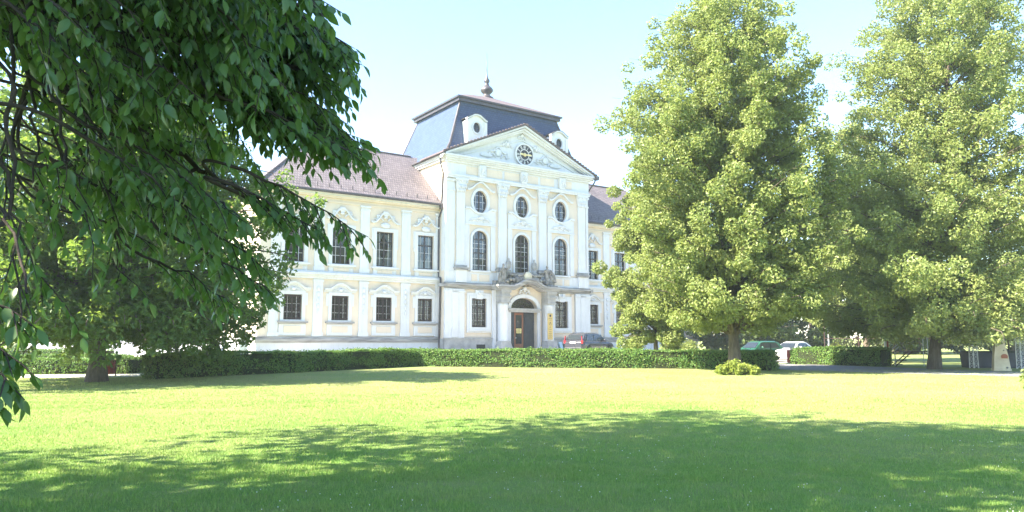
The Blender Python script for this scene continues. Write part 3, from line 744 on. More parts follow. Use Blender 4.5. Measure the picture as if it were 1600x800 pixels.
wall(mb, 5.0, 8.8, 0, 5.6, -.30, [(('arch', .9), CX-1.4, CX+1.4, 0, 4.95)], .32)
L = [(5.0+3.8*i/20, 5.6+.62*math.sin(PI*i/20)**1.5) for i in range(21)]
mb.band(L, [(x, 5.59) for x, z in L], -.30, -.02); por = mb.build('portal_front', M['cream'], CA)
mb = MB(); P = hole_pts(('arch', .9), CX-1.4, CX+1.4, .25, 4.95, 12); A = P[2:]
O = [(CX+(x-CX)*1.22, 4.05+(z-4.05)*1.34) for x, z in A]
for i in range(len(A)-1): mb.prism([A[i+1], A[i], O[i], O[i+1]], -.42, -.28)
for s in (-1, 1): mb.box(CX+s*1.55-.15, CX+s*1.55+.15, -.40, -.28, .25, 4.0)
ornament(mb, CX, 5.55, 1.3, .75, -.42, True, .06); mb.build('arch_moulding', M['white'], por)
mb = MB()
def corn(w0, w1, out, z):
    top = [(3.72-out, z), (5.15, z)]+[(5.2+3.4*i/16, z+.62*math.sin(PI*i/16)**1.4) for i in range(17)]+[(8.65, z), (10.08+out, z)]
    mb.strip([p for p in top], w1, -1.2-out if False else -1.22-out, .02)
corn(0, .12, 0, 5.5); corn(0, .14, .10, 5.62); corn(0, .16, .2, 5.76)
mb.build('portal_cornice', M['ledge'], CA)
mb = MB(); mb.box(CX-1.62, CX+1.62, -.48, .3, 3.72, 3.86); mb.box(CX-1.72, CX+1.72, -.55, .3, 3.86, 4.04); mb.build('transom', M['stone'], CA)
mb = MB(); mb.prism([(CX+(x-CX)*.99, z) for x, z in [(CX-1.4, 4.04)]+[(CX+1.4, 4.04)]+A], .12, .16); lun = mb.build('lunette', M['glass'], CA)
mb = MB()
for q in range(9):
    a = PI*(q+.5)/9; mb.tube([(CX+.25*math.cos(a), .06, 4.07+.16*math.sin(a)), (CX+.8*math.cos(a+.12), .04, 4.07+.55*math.sin(a+.12)), (CX+1.36*math.cos(a), .06, 4.07+.84*math.sin(a))], .022, 5)
for r_ in (.35, .8, 1.15): mb.tube([(CX+r_*math.cos(PI*i/16), .05, 4.06+.62*r_*math.sin(PI*i/16)) for i in range(17)], .022, 5)
mb.build('fan_grille', M['iron'], lun)
mb = MB(); mb.box(CX-1.42, CX+1.42, .9, .95, 0, 5); mb.build('entrance_interior', M['interior'], CA)
def leaf(a, b, m, y0=.10, nm='door'):
    mb = MB(); mb.box(a, b, y0, y0+.07, .26, 3.7)
    for (z0, z1) in ((.45, 1.25), (1.4, 2.5), (2.65, 3.55)): ring(mb, [(a+.09, z0), (b-.09, z0), (b-.09, z1), (a+.09, z1)], [(a+.15, z0+.06), (b-.15, z0+.06), (b-.15, z1-.06), (a+.15, z1-.06)], y0-.03, y0+.02)
    return mb.build(nm, m, CA)
leaf(CX-1.38, CX-.72, M['doorblue']); leaf(CX+.27, CX+1.38, M['doorblue'])
mb = MB(); a, b = CX-.71, CX+.26
for (x0, x1, z0, z1) in ((a, a+.16, .26, 3.7), (b-.16, b, .26, 3.7), (a+.16, b-.16, .26, 1.05), (a+.16, b-.16, 3.5, 3.7), (a+.16, b-.16, 2.2, 2.3)): mb.box(x0, x1, .13, .2, z0, z1)
dw = mb.build('door', M['doorwood'], CA); dw['label'] = 'red brown glazed wooden door leaf'
mb = MB(); mb.box(a+.16, b-.16, .155, .17, 1.05, 3.5); mb.build('door_glass', M['carglass'], dw)
mb = MB(); mb.box(a+.10, a+.13, .06, .13, 1.5, 1.62); mb.tube([(a+.10, .07, 1.56), (a+.24, .07, 1.56)], .018, 6); mb.build('handle', M['galv'], dw)
# parapet over the portal, cartouche
mb = MB()
for (x0, x1) in ((5.2, 5.9), (7.9, 8.6)): mb.box(x0, x1, -.75, -.5, 5.98, 6.2); mb.box(x0-.02, x1+.02, -.8, -.45, 6.78, 6.92)
for x in (5.35, 5.55, 5.75, 8.05, 8.25, 8.45): mb.lathe([(.07, 6.18), (.05, 6.24), (.10, 6.4), (.06, 6.62), (.08, 6.78)], (x, -.62, 0), 8)
mb.box(3.8, 5.2, -.62, -.1, 5.9, 6.3); mb.box(8.6, 10.0, -.62, -.1, 5.9, 6.3); mb.box(5.1, 8.7, -.36, -.12, 5.9, 6.95); mb.box(5.05, 8.75, -.42, -.1, 6.95, 7.05)
mb.build('balcony_parapet', M['statue'], CA)
mb = MB(); mb.ball((CX-.1, -1.05, 6.72), .40, .22, .42, 14, 9); ct = mb.build('cartouche', M['sand'], CA)
mb = MB()
for s in (-1, 1):
    mb.ball((CX-.1+s*.85, -.98, 6.35), .42, .2, .32, 12, 8)
    for q in range(6): mb.ball((CX-.1+s*(.45+.32*q), -.95, 6.55-.05*q+.08*math.sin(q*2.1)), .18, .16, .16, 8, 5)
    scroll(mb, CX-.1+s*.3, 6.75, .9, .5, -1.0, s, .09)
rm = mb.build('cartouche_scrolls', M['statue'], ct)

def to_castle(o, s, y, z, rz=0):
    p = CA.matrix_world @ Vector((s, y, z)); o.location = p; o.rotation_euler = (0, 0, UA+rz)
bpy.context.view_layer.update()
def sculpt(name, mb, vox, label, cat, group=None):
    o = mb.build(name, M['statue']); r = o.modifiers.new('remesh', 'REMESH'); r.mode = 'VOXEL'; r.voxel_size = vox; r.use_smooth_shade = True
    return tag(o, label, cat, group)
def figure(mb, x, y, z, h, lean=0, arm=1):
    """robed standing figure of height h"""
    prof = [(.0, .23, .20), (.12, .24, .19), (.32, .20, .17), (.5, .17, .14), (.58, .145, .12), (.68, .165, .13), (.77, .18, .12), (.82, .12, .09), (.85, .055, .055)]
    secs = []
    for t, rx, ry in prof:
        cx_ = x+lean*t*h+.05*math.sin(t*5)*h*.5
        secs.append([(cx_+rx*h*.62*math.cos(a)*(1+.10*math.sin(5*a+t*4)), y+ry*h*.62*math.sin(a)*(1+.12*math.sin(6*a+t*3)), z+t*h) for a in [2*PI*k/20 for k in range(20)]])
    mb.loft(secs); hx = x+lean*.9*h
    mb.ball((hx, y-.01, z+h*.92), .058*h, .066*h, .078*h, 10, 8); mb.ball((hx, y+.02, z+h*.955), .062*h, .06*h, .05*h)
    sx = x+lean*.78*h
    mb.tube([(sx-arm*.11*h, y, z+.78*h), (sx-arm*.2*h, y-.06*h, z+.62*h), (sx-arm*.08*h, y-.13*h, z+.56*h)], [.045*h, .04*h, .03*h], 8)
    mb.tube([(sx+arm*.11*h, y, z+.78*h), (sx+arm*.2*h, y-.03*h, z+.66*h), (sx+arm*.17*h, y-.12*h, z+.80*h)], [.045*h, .038*h, .028*h], 8)
mb = MB(); mb.box(-.42, .42, -.32, .32, 0, .14); figure(mb, 0, 0, .12, 1.68, .04, 1); mb.tube([(-.30, .05, .1), (-.34, 0, .7), (-.2, .08, 1.2)], [.16, .14, .06], 8); mb.ball((.28, .02, .35), .2, .17, .33)
st = sculpt('statue', mb, .04, 'weathered stone statue of a robed figure over the left portal column', 'statue', 'statues over the portal'); to_castle(st, 4.45, -.72, 5.93)
mb = MB(); mb.box(-.75, .75, -.35, .35, 0, .12); figure(mb, -.32, 0, .1, 1.75, .08, -1); figure(mb, .28, -.05, .1, 1.15, -.12, 1)
mb.tube([(-.1, .1, 1.5), (.3, .12, 1.38), (.55, .06, 1.0), (.62, 0, .4)], [.1, .16, .17, .2], 8); mb.ball((0, 0, .3), .5, .25, .35); mb.ball((.5, -.05, .7), .2, .2, .25)
st = sculpt('statue', mb, .04, 'weathered stone statue group of two leaning figures over the right portal column', 'statue', 'statues over the portal'); to_castle(st, 9.3, -.72, 5.93)
VP = [(.26, 0), (.26, .08), (.10, .16), (.09, .24), (.30, .42), (.36, .62), (.30, .74), (.34, .78), (.30, .84), (.14, .95), (.10, 1.0), (.13, 1.06), (.10, 1.15), (.02, 1.2)]
for s, lab in ((5.35, 'pale stone urn on the portal parapet beside the single statue'), (8.05, 'pale stone urn on the portal parapet beside the statue group')):
    e = empty('urn', (0, 0, 0), 0, lab, 'urn', 'urns over the portal'); to_castle(e, s, -.26, 7.05)
    mb = MB(); mb.box(-.22, .22, -.16, .16, 0, .10); mb.lathe(VP[:9], (0, 0, .06), 16, True, .8, .6); mb.build('vessel', M['stone'], e)
    mb = MB(); mb.lathe(VP[8:], (0, 0, .06), 16, True, .8, .6); mb.build('lid', M['stone'], e)
# plaque on the right column and the notice on the door
sg = empty('sign', (0, 0, 0), 0, 'tall narrow yellow enamel sign with dark lettering on the right portal column', 'sign'); to_castle(sg, 9.02, YC-.50, 1.42)
mb = MB(); mb.box(-.27, .27, -.03, .03, 0, 2.22); mb.build('board', M['yellow'], sg)
mb = MB()
mb.ball((0, -.034, 2.02), .10, .008, .11, 8, 5)
def strokes(mb, x, z, w, h, L, t=.03):
    for (x0, z0, x1, z1) in L:
        p, q = Vector((x+(x0-.5)*w, 0, z+(z0-.5)*h)), Vector((x+(x1-.5)*w, 0, z+(z1-.5)*h)); d = (q-p).normalized(); n = Vector((-d.z, 0, d.x))*t/2; yy = Vector((0, -.0335, 0))
        mb.add([p+n+yy, p-n+yy, q-n+yy, q+n+yy], [(0, 1, 2, 3)])
GL = {'M': [(0,0,0,1),(0,1,.5,.3),(.5,.3,1,1),(1,1,1,0)], 'U': [(0,1,0,.1),(0,.1,1,.1),(1,.1,1,1)], 'Z': [(0,1,1,1),(1,1,0,0),(0,0,1,0)], 'E': [(0,0,0,1),(0,1,1,1),(0,.5,.8,.5),(0,0,1,0)], '-': [(0,.5,1,.5)]}
ROWS = [(1.78, .34, .10), (1.62, .30, .05), (1.02, .22, .05), (.86, .30, .07), (.66, .26, .06), (.48, .32, .07), (.30, .36, .08), (.14, .30, .05)]
for z, w_, h in ROWS:      # small lettering that the photograph only shows as rows of marks
    n = int(w_/.05)
    for q in range(n): strokes(mb, (q-(n-1)/2)*w_/n, z, .03, h, [[(0,0,0,1)], [(0,0,.5,1),(.5,1,1,0)], [(0,0,0,1),(0,1,1,1)], [(0,1,1,0)]][(q*7+int(z*10)) % 4], .016)
strokes(mb, 0, 1.36, .2, .26, [(.05, 0, .4, 1), (.6, 1, .95, 0)], .04); strokes(mb, 0, 1.14, .1, .06, [(0, .5, 1, .5)], .03)
mb.build('lettering', M['black'], sg)
nt_ = empty('notice', (0, 0, 0), 0, 'small yellow notice hung on the glass of the brown entrance door', 'notice'); to_castle(nt_, CX-.22, .12, 1.95)
mb = MB(); mb.box(-.26, .26, -.012, .012, 0, .40); mb.build('sheet', M['paper'], nt_)
mb = MB()
for k in range(4): mb.box(-.18, .18-.05*(k % 2), -.016, -.0125, .30-.075*k, .325-.075*k)
mb.build('text_lines', M['black'], nt_)
# ------------------------------------------------------------------ trees
def rot_basis(n, rng):
    """two vectors spanning the plane with normal n (N,3)"""
    a = rng.normal(size=n.shape); a -= n*np.sum(a*n, 1, keepdims=True); a /= np.linalg.norm(a, axis=1, keepdims=True)+1e-9
    return a, np.cross(n, a)
def leaf_cards(pos, nrm, size, rng, aspect=.62):
    a, b = rot_basis(nrm, rng); s = size[:, None]
    fold = nrm*s*.16
    return np.stack([pos-a*s*.5, pos+b*s*aspect*.5-a*s*.05+fold, pos+a*s*.5-fold*.6, pos-b*s*aspect*.5-a*s*.05+fold], 1)
def crown_puffs(limbs, rng, puff, step, t0=.30, droop=0):
    out = []
    for pts in limbs:
        pts = np.array(pts); seg = np.linalg.norm(np.diff(pts, axis=0), axis=1); L = seg.sum(); n = max(2, int(L*(1-t0)/step))
        cum = np.concatenate([[0], np.cumsum(seg)])/L
        for i in range(n):
            t = t0+(1-t0)*(i+rng.uniform(.2, .9))/n; t = min(t, .999); k = min(len(seg)-1, np.searchsorted(cum, t)-1); k = max(k, 0)
            p = pts[k]+(pts[k+1]-pts[k])*((t-cum[k])/(cum[k+1]-cum[k]+1e-9))
            r = puff*rng.uniform(.65, 1.25)*(1.1-.35*t)
            out.append((*(p+rng.normal(size=3)*np.array([.5, .5, .3])*puff), r))
    return np.array(out)
def puff_leaves(pf, n, size, rng, flat=.88, up=.40, wild=.6):
    k = rng.choice(len(pf), n, p=pf[:, 3]**2/np.sum(pf[:, 3]**2)); c = pf[k, :3]; r = pf[k, 3]
    d = rng.normal(size=(n, 3)); d /= np.linalg.norm(d, axis=1, keepdims=True); rad = rng.uniform(.35, 1.08, n)**.6
    off = d*(rad*r)[:, None]; off[:, 2] *= flat; off[:, 2] -= .12*r*(np.abs(d[:, 0])+np.abs(d[:, 1]))
    nr = d*.7+np.array([0, 0, up])+rng.normal(size=(n, 3))*wild; nr /= np.linalg.norm(nr, axis=1, keepdims=True)
    return leaf_cards(c+off, nr, size*rng.uniform(.65, 1.3, n), rng)
def prof_r(prof, z):
    zs = [p[0] for p in prof]; rs = [p[1] for p in prof]; return float(np.interp(z, zs, rs))
def tree(name, label, loc, prof, trunk_r, seed, nlimb, leaves, size, mat_, group=None, puff=.8, lean=(0, 0), droop=.25, lobes=.18, trunk_top=None, step=.55, bark='bark', ybias=None, rise=.35, skirt=0):
    """prof: (height, crown radius) pairs; limbs leave the trunk and carry leaf clumps"""
    rng = np.random.default_rng(seed); zt = prof[-1][0]; z0 = prof[0][0]
    root = empty(name, (loc[0], loc[1], loc[2] if len(loc) > 2 else gz(loc[0], loc[1])), 0, label, 'tree', group)
    tp = []; tr = []
    top = trunk_top or zt*.93
    for i in range(15):
        t = i/14; z = top*t
        tp.append((lean[0]*t+.10*math.sin(3.1*t+seed), lean[1]*t+.10*math.sin(2.3*t+seed*2), z-.05)); tr.append(trunk_r*((1-t)**.8*.93+.03)*(1+.55*math.exp(-z/.28)))
    mb = MB(); mb.tube(tp, tr, 14)
    limbs = []
    ph = rng.uniform(0, 6.28, 4)
    area = [(z, prof_r(prof, z)) for z in np.linspace(z0, zt, 60)]; wts = np.array([r+.4 for z, r in area]); wts /= wts.sum()
    zsk = [z0+rng.uniform(-.3, .9) for q in range(skirt)]
    zz = np.sort(rng.choice([z for z, r in area], nlimb, p=wts)+rng.uniform(-.2, .2, nlimb))
    for i, z in enumerate(list(zz)+zsk):
        az = i*2.39996+rng.uniform(-.35, .35); r = prof_r(prof, z)
        r *= (1+lobes*math.sin(3*az+ph[0]+z*.35)+lobes*.7*math.sin(5*az+ph[1]-z*.6))*rng.uniform(.78, 1.06)
        r = max(.35, r); zs = max(1.6 if z0 > 1 else .8, min(top*.97, z-r*rise-.3)); t = zs/top
        P0 = np.array([lean[0]*t, lean[1]*t, zs]); tip = np.array([lean[0]*t+r*math.cos(az), lean[1]*t+r*math.sin(az), z])
        mid = P0*.45+tip*.55; mid[2] += droop*r*.55
        pts = [tuple((1-u)**2*P0+2*u*(1-u)*mid+u*u*tip) for u in np.linspace(0, 1, 8)]
        if droop > .3 or i >= nlimb: pts.append((tip[0]*1.03, tip[1]*1.03, tip[2]-.5*max(droop, .5)))
        limbs.append(pts); lr = max(.022, trunk_r*.30*(1-t)**.6*min(1, r/3+.25))
        mb.tube(pts, [lr*(1-.85*k/(len(pts)-1)) for k in range(len(pts))], 6)
    mb.build('trunk', M[bark], root)
    pf = crown_puffs(limbs, rng, puff, step)
    v = puff_leaves(pf, leaves, size, rng)
    np_mesh('crown', v, 4, mat_, root, pattern=[(0, 1, 2), (0, 2, 3)])
    return root
TG = 'broadleaf trees on the lawn'
t1 = tree('linden_tree', 'tall pointed linden tree rising behind the yellow bush at the end of the long hedge', (10.15, 33.9), [(2.9, 3.4), (4.3, 4.9), (6, 5.3), (9, 5.2), (11.5, 4.8), (14, 4.2), (16.5, 3.3), (18.6, 1.9), (20.2, .5)], .25, 3, 255, 235000, .150, M['linden'], TG, .56, skirt=26, lobes=.15)
t2 = tree('linden_tree', 'large linden tree with dark trunk beside the asphalt path, cut off by the right edge', (20.7, 36.3), [(2.0, 4.8), (4, 6.0), (7, 6.2), (10, 5.4), (13, 4.5), (16, 4.7), (19, 4.0), (22.5, .8)], .24, 11, 280, 255000, .150, M['linden'], TG, .58, skirt=34, lean=(2.0, 0))
t3 = tree('linden_tree', 'low bushy linden tree behind the hedge in front of the right castle wing', (8.35, 43.5), [(1.2, 1.8), (2.5, 2.7), (5, 3.0), (8, 2.6), (11, 1.9), (13.5, .4)], .14, 21, 95, 75000, .165, M['linden'], TG, .55)
t4 = tree('linden_tree', 'linden tree farther back between the pointed linden and the one by the path', (25.8, 54), [(3.0, 3.0), (6, 4.6), (10, 4.8), (14, 3.4), (18.3, .5)], .24, 31, 110, 70000, .21, M['linden'], TG, .75)
tl = tree('broadleaf_tree', 'broad dark green tree with drooping branches standing by the red bin', (-14.6, 26.2), [(1.3, 3.9), (2.3, 5.2), (4.2, 5.6), (6.5, 5.5), (8.5, 4.8), (10.6, 3.2), (12.2, .6)], .27, 41, 230, 130000, .19, M['lefttree'], TG, .55, droop=.55, skirt=60)
# ------------------------------------------------------------------ wood behind the park
BG = 'trees of the background wood'
spec = [('tall dark tree of the wood right behind the parked green car', 14, 82, 13, 5.5, 51), ('dense dark tree of the wood behind the white car', 24, 78, 12, 6, 52), ('broad tree of the wood behind the park lamp', 34, 84, 15, 6.5, 53), ('dark tree of the wood behind the wire fence', 43, 80, 14, 6.5, 54), ('tall tree of the wood beyond the black planters', 53, 78, 16, 7, 55), ('pale tree of the wood at the far right behind the stone marker', 62, 72, 15, 7, 56)]
protos = {}
for i, (lab, x, y, h, r, sd) in enumerate(spec):
    pr = [(.8, r*.75), (h*.25, r), (h*.55, r*.95), (h*.8, r*.6), (h, .5)]
    tree('forest_tree', lab, (x, y), pr, .3, sd, 60, 15000, .5, M['forest'], BG, 1.1, step=1.0)
specl = [('rounded sunlit tree far behind the parterre at the left edge', -52, 70, 13, 7, 61), ('tall tree far behind the left tree trunk', -40, 76, 15, 7, 62), ('spreading tree far left of the castle side wall', -32, 84, 12, 6, 63), ('small tree far behind the low clipped hedges', -46, 56, 8, 4.2, 64)]
for lab, x, y, h, r, sd in specl:
    pr = [(1.2, r*.75), (h*.25, r), (h*.55, r*.95), (h*.8, r*.6), (h, .5)]
    tree('park_tree', lab, (x, y), pr, .3, sd, 60, 14000, .42, M['linden'], 'park trees beyond the parterre', 1.0, step=.9)

# ------------------------------------------------------------------ tree overhead: big leaves on drooping twigs
NEAR_LEAF = np.array([(0, 0, 0), (.22, 0, 0), (.5, 0, 0), (.78, 0, 0), (1, 0, 0), (.22, .17, .05), (.5, .225, .07), (.78, .13, .04), (.22, -.17, .05), (.5, -.225, .07), (.78, -.13, .04)])
NL_PAT = [(0, 1, 5), (1, 2, 6, 5), (2, 3, 7, 6), (3, 4, 7), (0, 8, 1), (1, 8, 9, 2), (2, 9, 10, 3), (3, 10, 4)]
def near_leaves(P, D, U, L, rng):
    """leaf shapes at P pointing along D with face normal near U"""
    D = D/np.linalg.norm(D, axis=1, keepdims=True); U = U-D*np.sum(U*D, 1, keepdims=True); U /= np.linalg.norm(U, axis=1, keepdims=True)+1e-9
    S = np.cross(U, D); T = NEAR_LEAF
    curl = -.22*T[None, :, 0]**2*rng.uniform(.2, 1.6, (len(P), 1)); wd = rng.uniform(.85, 1.15, (len(P), 1))
    return P[:, None]+L[:, None, None]*(T[None, :, 0, None]*D[:, None]+(T[None, :, 1]*wd)[..., None]*S[:, None]+(T[None, :, 2]+curl)[..., None]*U[:, None])
near = empty('overhanging_tree', (-9.0, 4.6, 0), 0, 'near tree whose dark leafy branches hang into the picture from the top left', 'tree', None)
NO = Vector((-9.0, 4.6, 0))
def pxd(px, py, d):
    x = (px-800)/1150; y = (400-py)/1150; p = R(6.4)
    return Vector((x, math.cos(p)-y*math.sin(p), math.sin(p)+y*math.cos(p)))*d+Vector((0, 0, CAM_Z))
rng = np.random.default_rng(5)
trunk = MB(); trunk.tube([(0, 0, -.1), (.05, .02, .6), (.1, .05, 2), (.1, 0, 4), (0, .1, 7), (.1, .1, 12), (0, 0, 15.5)], [.5, .36, .31, .28, .22, .13, .03], 14)
RDIR = []; twigs = MB(); LP, LD, LU, LL = [], [], [], []
def twig_leaves(pts, gap, ll, start=.12):
    pts = np.array(pts); seg = np.linalg.norm(np.diff(pts, axis=0), axis=1); L = seg.sum(); cum = np.concatenate([[0], np.cumsum(seg)])
    n = max(3, int(L*(1-start)/gap)); side = 1
    for i in range(n+1):
        s = L*(start+(1-start)*i/n); k = min(len(seg)-1, max(0, np.searchsorted(cum, s)-1)); d = (pts[k+1]-pts[k])/(seg[k]+1e-9)
        p = pts[k]+d*(s-cum[k]); lat = np.cross(d, (0, 0, 1)); lat = lat/(np.linalg.norm(lat)+1e-6); side = -side
        f = 1 if i == n else .45
        LP.append(p); LD.append(d*f+lat*side*(0 if i == n else .75)+np.array([0, 0, -.55-.3*rng.random()])+rng.normal(size=3)*.22)
        LU.append(np.array([0, 0, 1.0])+lat*side*.2+rng.normal(size=3)*.42); LL.append(ll*rng.uniform(.5, 1.35))
def spray(tip, d, L, n=9, ll=.096, r=.012, droop=.35):
    """a drooping branch ending at tip (world), coming from direction -d, with side twigs"""
    tip = np.array(tip)-np.array(NO); d = np.array(d, float); d /= np.linalg.norm(d)
    pts = []
    for i in range(9):
        t = i/8; q = tip-d*L*(1-t); q[2] += droop*L*(.5*(1-t)-.5*(1-t)**2+ .18*(1-t)); pts.append(q+rng.normal(size=3)*.012*L)
    twigs.tube(pts, [r*(1.25-1.05*i/8) for i in range(9)], 5)
    twig_leaves(pts, .036, ll, .25)
    for i in range(n):
        t = .12+.8*(i+rng.random()*.6)/n; k = min(7, int(t*8)); p = pts[k]+(pts[k+1]-pts[k])*(t*8-k)
        dd = pts[k+1]-pts[k]; dd /= np.linalg.norm(dd); lat = np.cross(dd, (0, 0, 1)); lat /= np.linalg.norm(lat)+1e-6
        s = 1 if i % 2 else -1; l2 = L*(.42-.25*t)*rng.uniform(.7, 1.25)
        v = dd*.75+lat*s*.75*rng.uniform(.6, 1.2)+np.array([0, 0, -.25-.25*rng.random()])+rng.normal(size=3)*.12; v /= np.linalg.norm(v)
        q = [p+v*l2*u+np.array([0, 0, -.22*l2*u*u]) for u in (0, .35, .7, 1)]
        twigs.tube(q, [.006, .005, .004, .002], 4); twig_leaves(q, .036, ll)
    RDIR.append((pts[1]-pts[0])/np.linalg.norm(pts[1]-pts[0])); return pts[0]
# outer edge of the overhanging foliage: tip (in the photograph's pixels), distance, length of branch
EDGE = [(532, 22, 4.6, 1.6), (560, 98, 5.6, 1.7), (520, 60, 6.2, 1.6), (548, 160, 5.8, 1.5), (583, 232, 5.9, 1.5), (577, 372, 5.6, 1.15), (515, 380, 5.4, .9),
        (432, 468, 5.6, .9), (425, 430, 6.0, 1.1), (405, 400, 6.4, 1.2), (380, 350, 5.2, 1.4), 
        (58, 512, 4.2, .7), (50, 585, 4.0, .7), (38, 622, 3.8, .6), (5, 640, 3.8, .6), (372, 480, 6.6, 1.0)]
roots = []
for px, py, d, L in EDGE:
    a = pxd(px, py, d); roots.append(spray(a, (.85, .10, (-.26 if py < 300 else -.40)+.08*rng.normal()), L, int(6+L*5)))
NE = len(EDGE)
EDGE += [(586, 246, 5.8, 1.4), (570, 215, 6.1, 1.4), (545, 190, 5.7, 1.4), (566, 108, 5.8, 1.5), (556, 84, 5.9, 1.4), (535, 128, 6.2, 1.5)]
for px, py, d, L in EDGE[NE:]: roots.append(spray(pxd(px, py, d), (.88, .1, -.25), L, int(6+L*5)))
for px, py, d, L in [e_ for e_ in EDGE[:15]+EDGE[NE:] if e_[1] < 275]:      # a second, shorter twig just behind each outer one makes the ends full
    for q in range(3):
        roots.append(spray(pxd(px-rng.uniform(4, 60), py-rng.uniform(-12, 26), d+rng.uniform(-.3, .6)), (.85, .1+.2*rng.normal(), -.40+.15*rng.normal()), L*rng.uniform(.7, 1.0), int(4+L*4)))
# inside of the mass
def fill(poly, n, d0, d1, L0, L1):
    x0, x1 = min(p[0] for p in poly), max(p[0] for p in poly); y0, y1 = min(p[1] for p in poly), max(p[1] for p in poly); k = 0
    while k < n:
        px, py = rng.uniform(x0, x1), rng.uniform(y0, y1)
        if not pip(px, py, poly): continue
        k += 1; roots.append(spray(pxd(px, py, rng.uniform(d0, d1)), (.75+.2*rng.normal(), .35*rng.normal(), -.48+.2*rng.normal()), rng.uniform(L0, L1), 9))
fill([(-120, -140), (470, -140), (468, 40), (450, 80), (492, 112), (470, 150), (482, 195), (415, 220), (370, 250), (310, 295), (230, 255), (150, 185), (60, 90), (-120, 50)], 158, 4.6, 7.6, 1.0, 1.6)
fill([(150, 200), (330, 280), (375, 290), (385, 370), (320, 400), (250, 400), (180, 330)], 20, 5.2, 8.0, .8, 1.2)
fill([(-120, 120), (60, 150), (170, 330), (160, 430), (0, 480), (-120, 480)], 2, 4.6, 7.5, .9, 1.4)
# boughs that carry the sprays, coming from the trunk outside the picture
def bough(P): return [np.array(pxd(*p)-NO) for p in P]
boughs = [[(0, 0, 5.6)]+bough([(-260, -170, 5.8), (60, -12, 5.6), (240, 42, 5.6), (400, 92, 5.8), (500, 118, 5.8)]), [(0, 0, 5.0)]+bough([(-300, -60, 6.6), (-10, 12, 6.4), (100, 120, 6.2), (200, 200, 6.2), (330, 275, 6.2), (430, 335, 6.0)]),
          [(0, 0, 7.2)]+bough([(-200, -420, 6.2), (150, -180, 6.0), (320, -50, 5.8), (440, 0, 5.2), (510, 22, 4.8)]), [(0, 0, 3.4)]+bough([(-420, 90, 5.2), (-120, 180, 4.7), (0, 330, 4.4), (45, 450, 4.0)]),
          [(0, 0, 6.0)]+bough([(-200, -200, 7.6), (120, 0, 7.4), (280, 90, 7.2), (430, 190, 6.6), (530, 232, 6.2)])]
bp = []
for bi, b_ in enumerate(boughs):
    n = len(b_); tube = []; br = (.075, .055, .05, .013, .045)[bi]
    for i in range((n-1)*6+1):
        k = min(n-2, i//6); t = i/6-k; q = np.array(b_[k])*(1-t)+np.array(b_[k+1])*t; tube.append(q+rng.normal(size=3)*.02); bp.append(q)
    trunk.tube(tube, [br*(1-.85*(i/(len(tube)-1))**.7)+.005 for i in range(len(tube))], 8)
bp = np.array(bp)
for (x0, y0, x1, y1, d) in ((25, 60, 8, 330, 5.2), (48, 90, 60, 310, 5.4), (78, 110, 120, 330, 5.0), (105, 130, 165, 300, 5.6), (0, 250, 55, 430, 4.8), (285, 60, 330, 270, 6.2), (150, 150, 190, 420, 5.8), (12, 140, 30, 480, 4.6)):
    a, c = np.array(pxd(x0, y0, d+.2)-NO), np.array(pxd(x1, y1, d)-NO); P_ = [a+(c-a)*q/9+rng.normal(size=3)*.022 for q in range(10)]; roots.append(P_[0]); RDIR.append(np.array([.3, 0, -.95]))
    twigs.tube(P_, [.016-.0012*q for q in range(10)], 5)
    for q in (5, 7, 8, 9): e_ = P_[q]+np.array([rng.uniform(-.1, .3), rng.uniform(-.2, .2), -rng.uniform(.25, .5)]); tw = [P_[q], (P_[q]+e_)/2+np.array([.03, 0, 0]), e_]; twigs.tube(tw, [.006, .004, .002], 4); twig_leaves(tw, .05, .105)
for r_, d_ in zip(roots, RDIR):      # each spray grows out of a bough that lies behind and above it, in one smooth bend
    dv = bp-r_; back = dv@d_; dist = np.linalg.norm(dv, axis=1)+np.maximum(0, back+.25)*2.5+np.where(dv[:, 2] < -.05, .8, 0)
    q = bp[np.argmin(dist)]; c_ = r_-d_*np.linalg.norm(q-r_)*.5
    twigs.tube([(1-u)**2*q+2*u*(1-u)*c_+u*u*r_ for u in np.linspace(0, 1, 9)], [.017-.0006*k for k in range(9)], 5)
trunk.build('trunk', M['barkdark'], near); twigs.build('twigs', M['barkdark'], near)
v = near_leaves(np.array(LP), np.array(LD), np.array(LU), np.array(LL), rng)
np_mesh('foliage', v, 11, M['nearleaf'], near, True, NL_PAT)
print('near leaves', len(LP))
# its high crown, above and left of the picture, that shades the lawn
rng2 = np.random.default_rng(77)
limbs = []
CROWN = [(5.5, 5.6), (8, 6.7), (11, 6.2), (13.5, 4.4), (16, 1)]
for i in range(110):
    z = rng2.uniform(5.2, 16); az = i*2.39996; r = prof_r(CROWN, z)*rng2.uniform(.75, 1.08)
    if z < 7 and math.cos(az) > .25 and r > 3: z += 2.2
    if 1.85 < az % (2*PI) < 2.9 and z < 9.5: continue
    zs = max(3.5, z-r*.5); limbs.append([(0, 0, zs), (r*.5*math.cos(az), r*.5*math.sin(az), z+.3), (r*math.cos(az), r*math.sin(az), z)])
v = puff_leaves(crown_puffs(limbs, rng2, 1.0, .8), 18500, .27, rng2)
np_mesh('crown', v, 4, M['nearleaf'], near, pattern=[(0, 1, 2), (0, 2, 3)])
lb = MB()
for l in limbs: lb.tube(l, [.06, .04, .015], 5)
lb.build('limbs', M['barkdark'], near)
# neighbours of the near tree, standing left of the camera and shading the front lawn
for lab, x, y, h, r, sd in (('tall tree left of the camera, just outside the picture, shading the front of the lawn', -13.5, -5.5, 17, 6.5, 71),):
    tree('shade_tree', lab, (x, y), [(3, r*.7), (h*.3, r), (h*.6, r), (h*.85, r*.6), (h, .5)], .35, sd, 80, 18000, .34, M['nearleaf'], None, 1.0, step=.8)

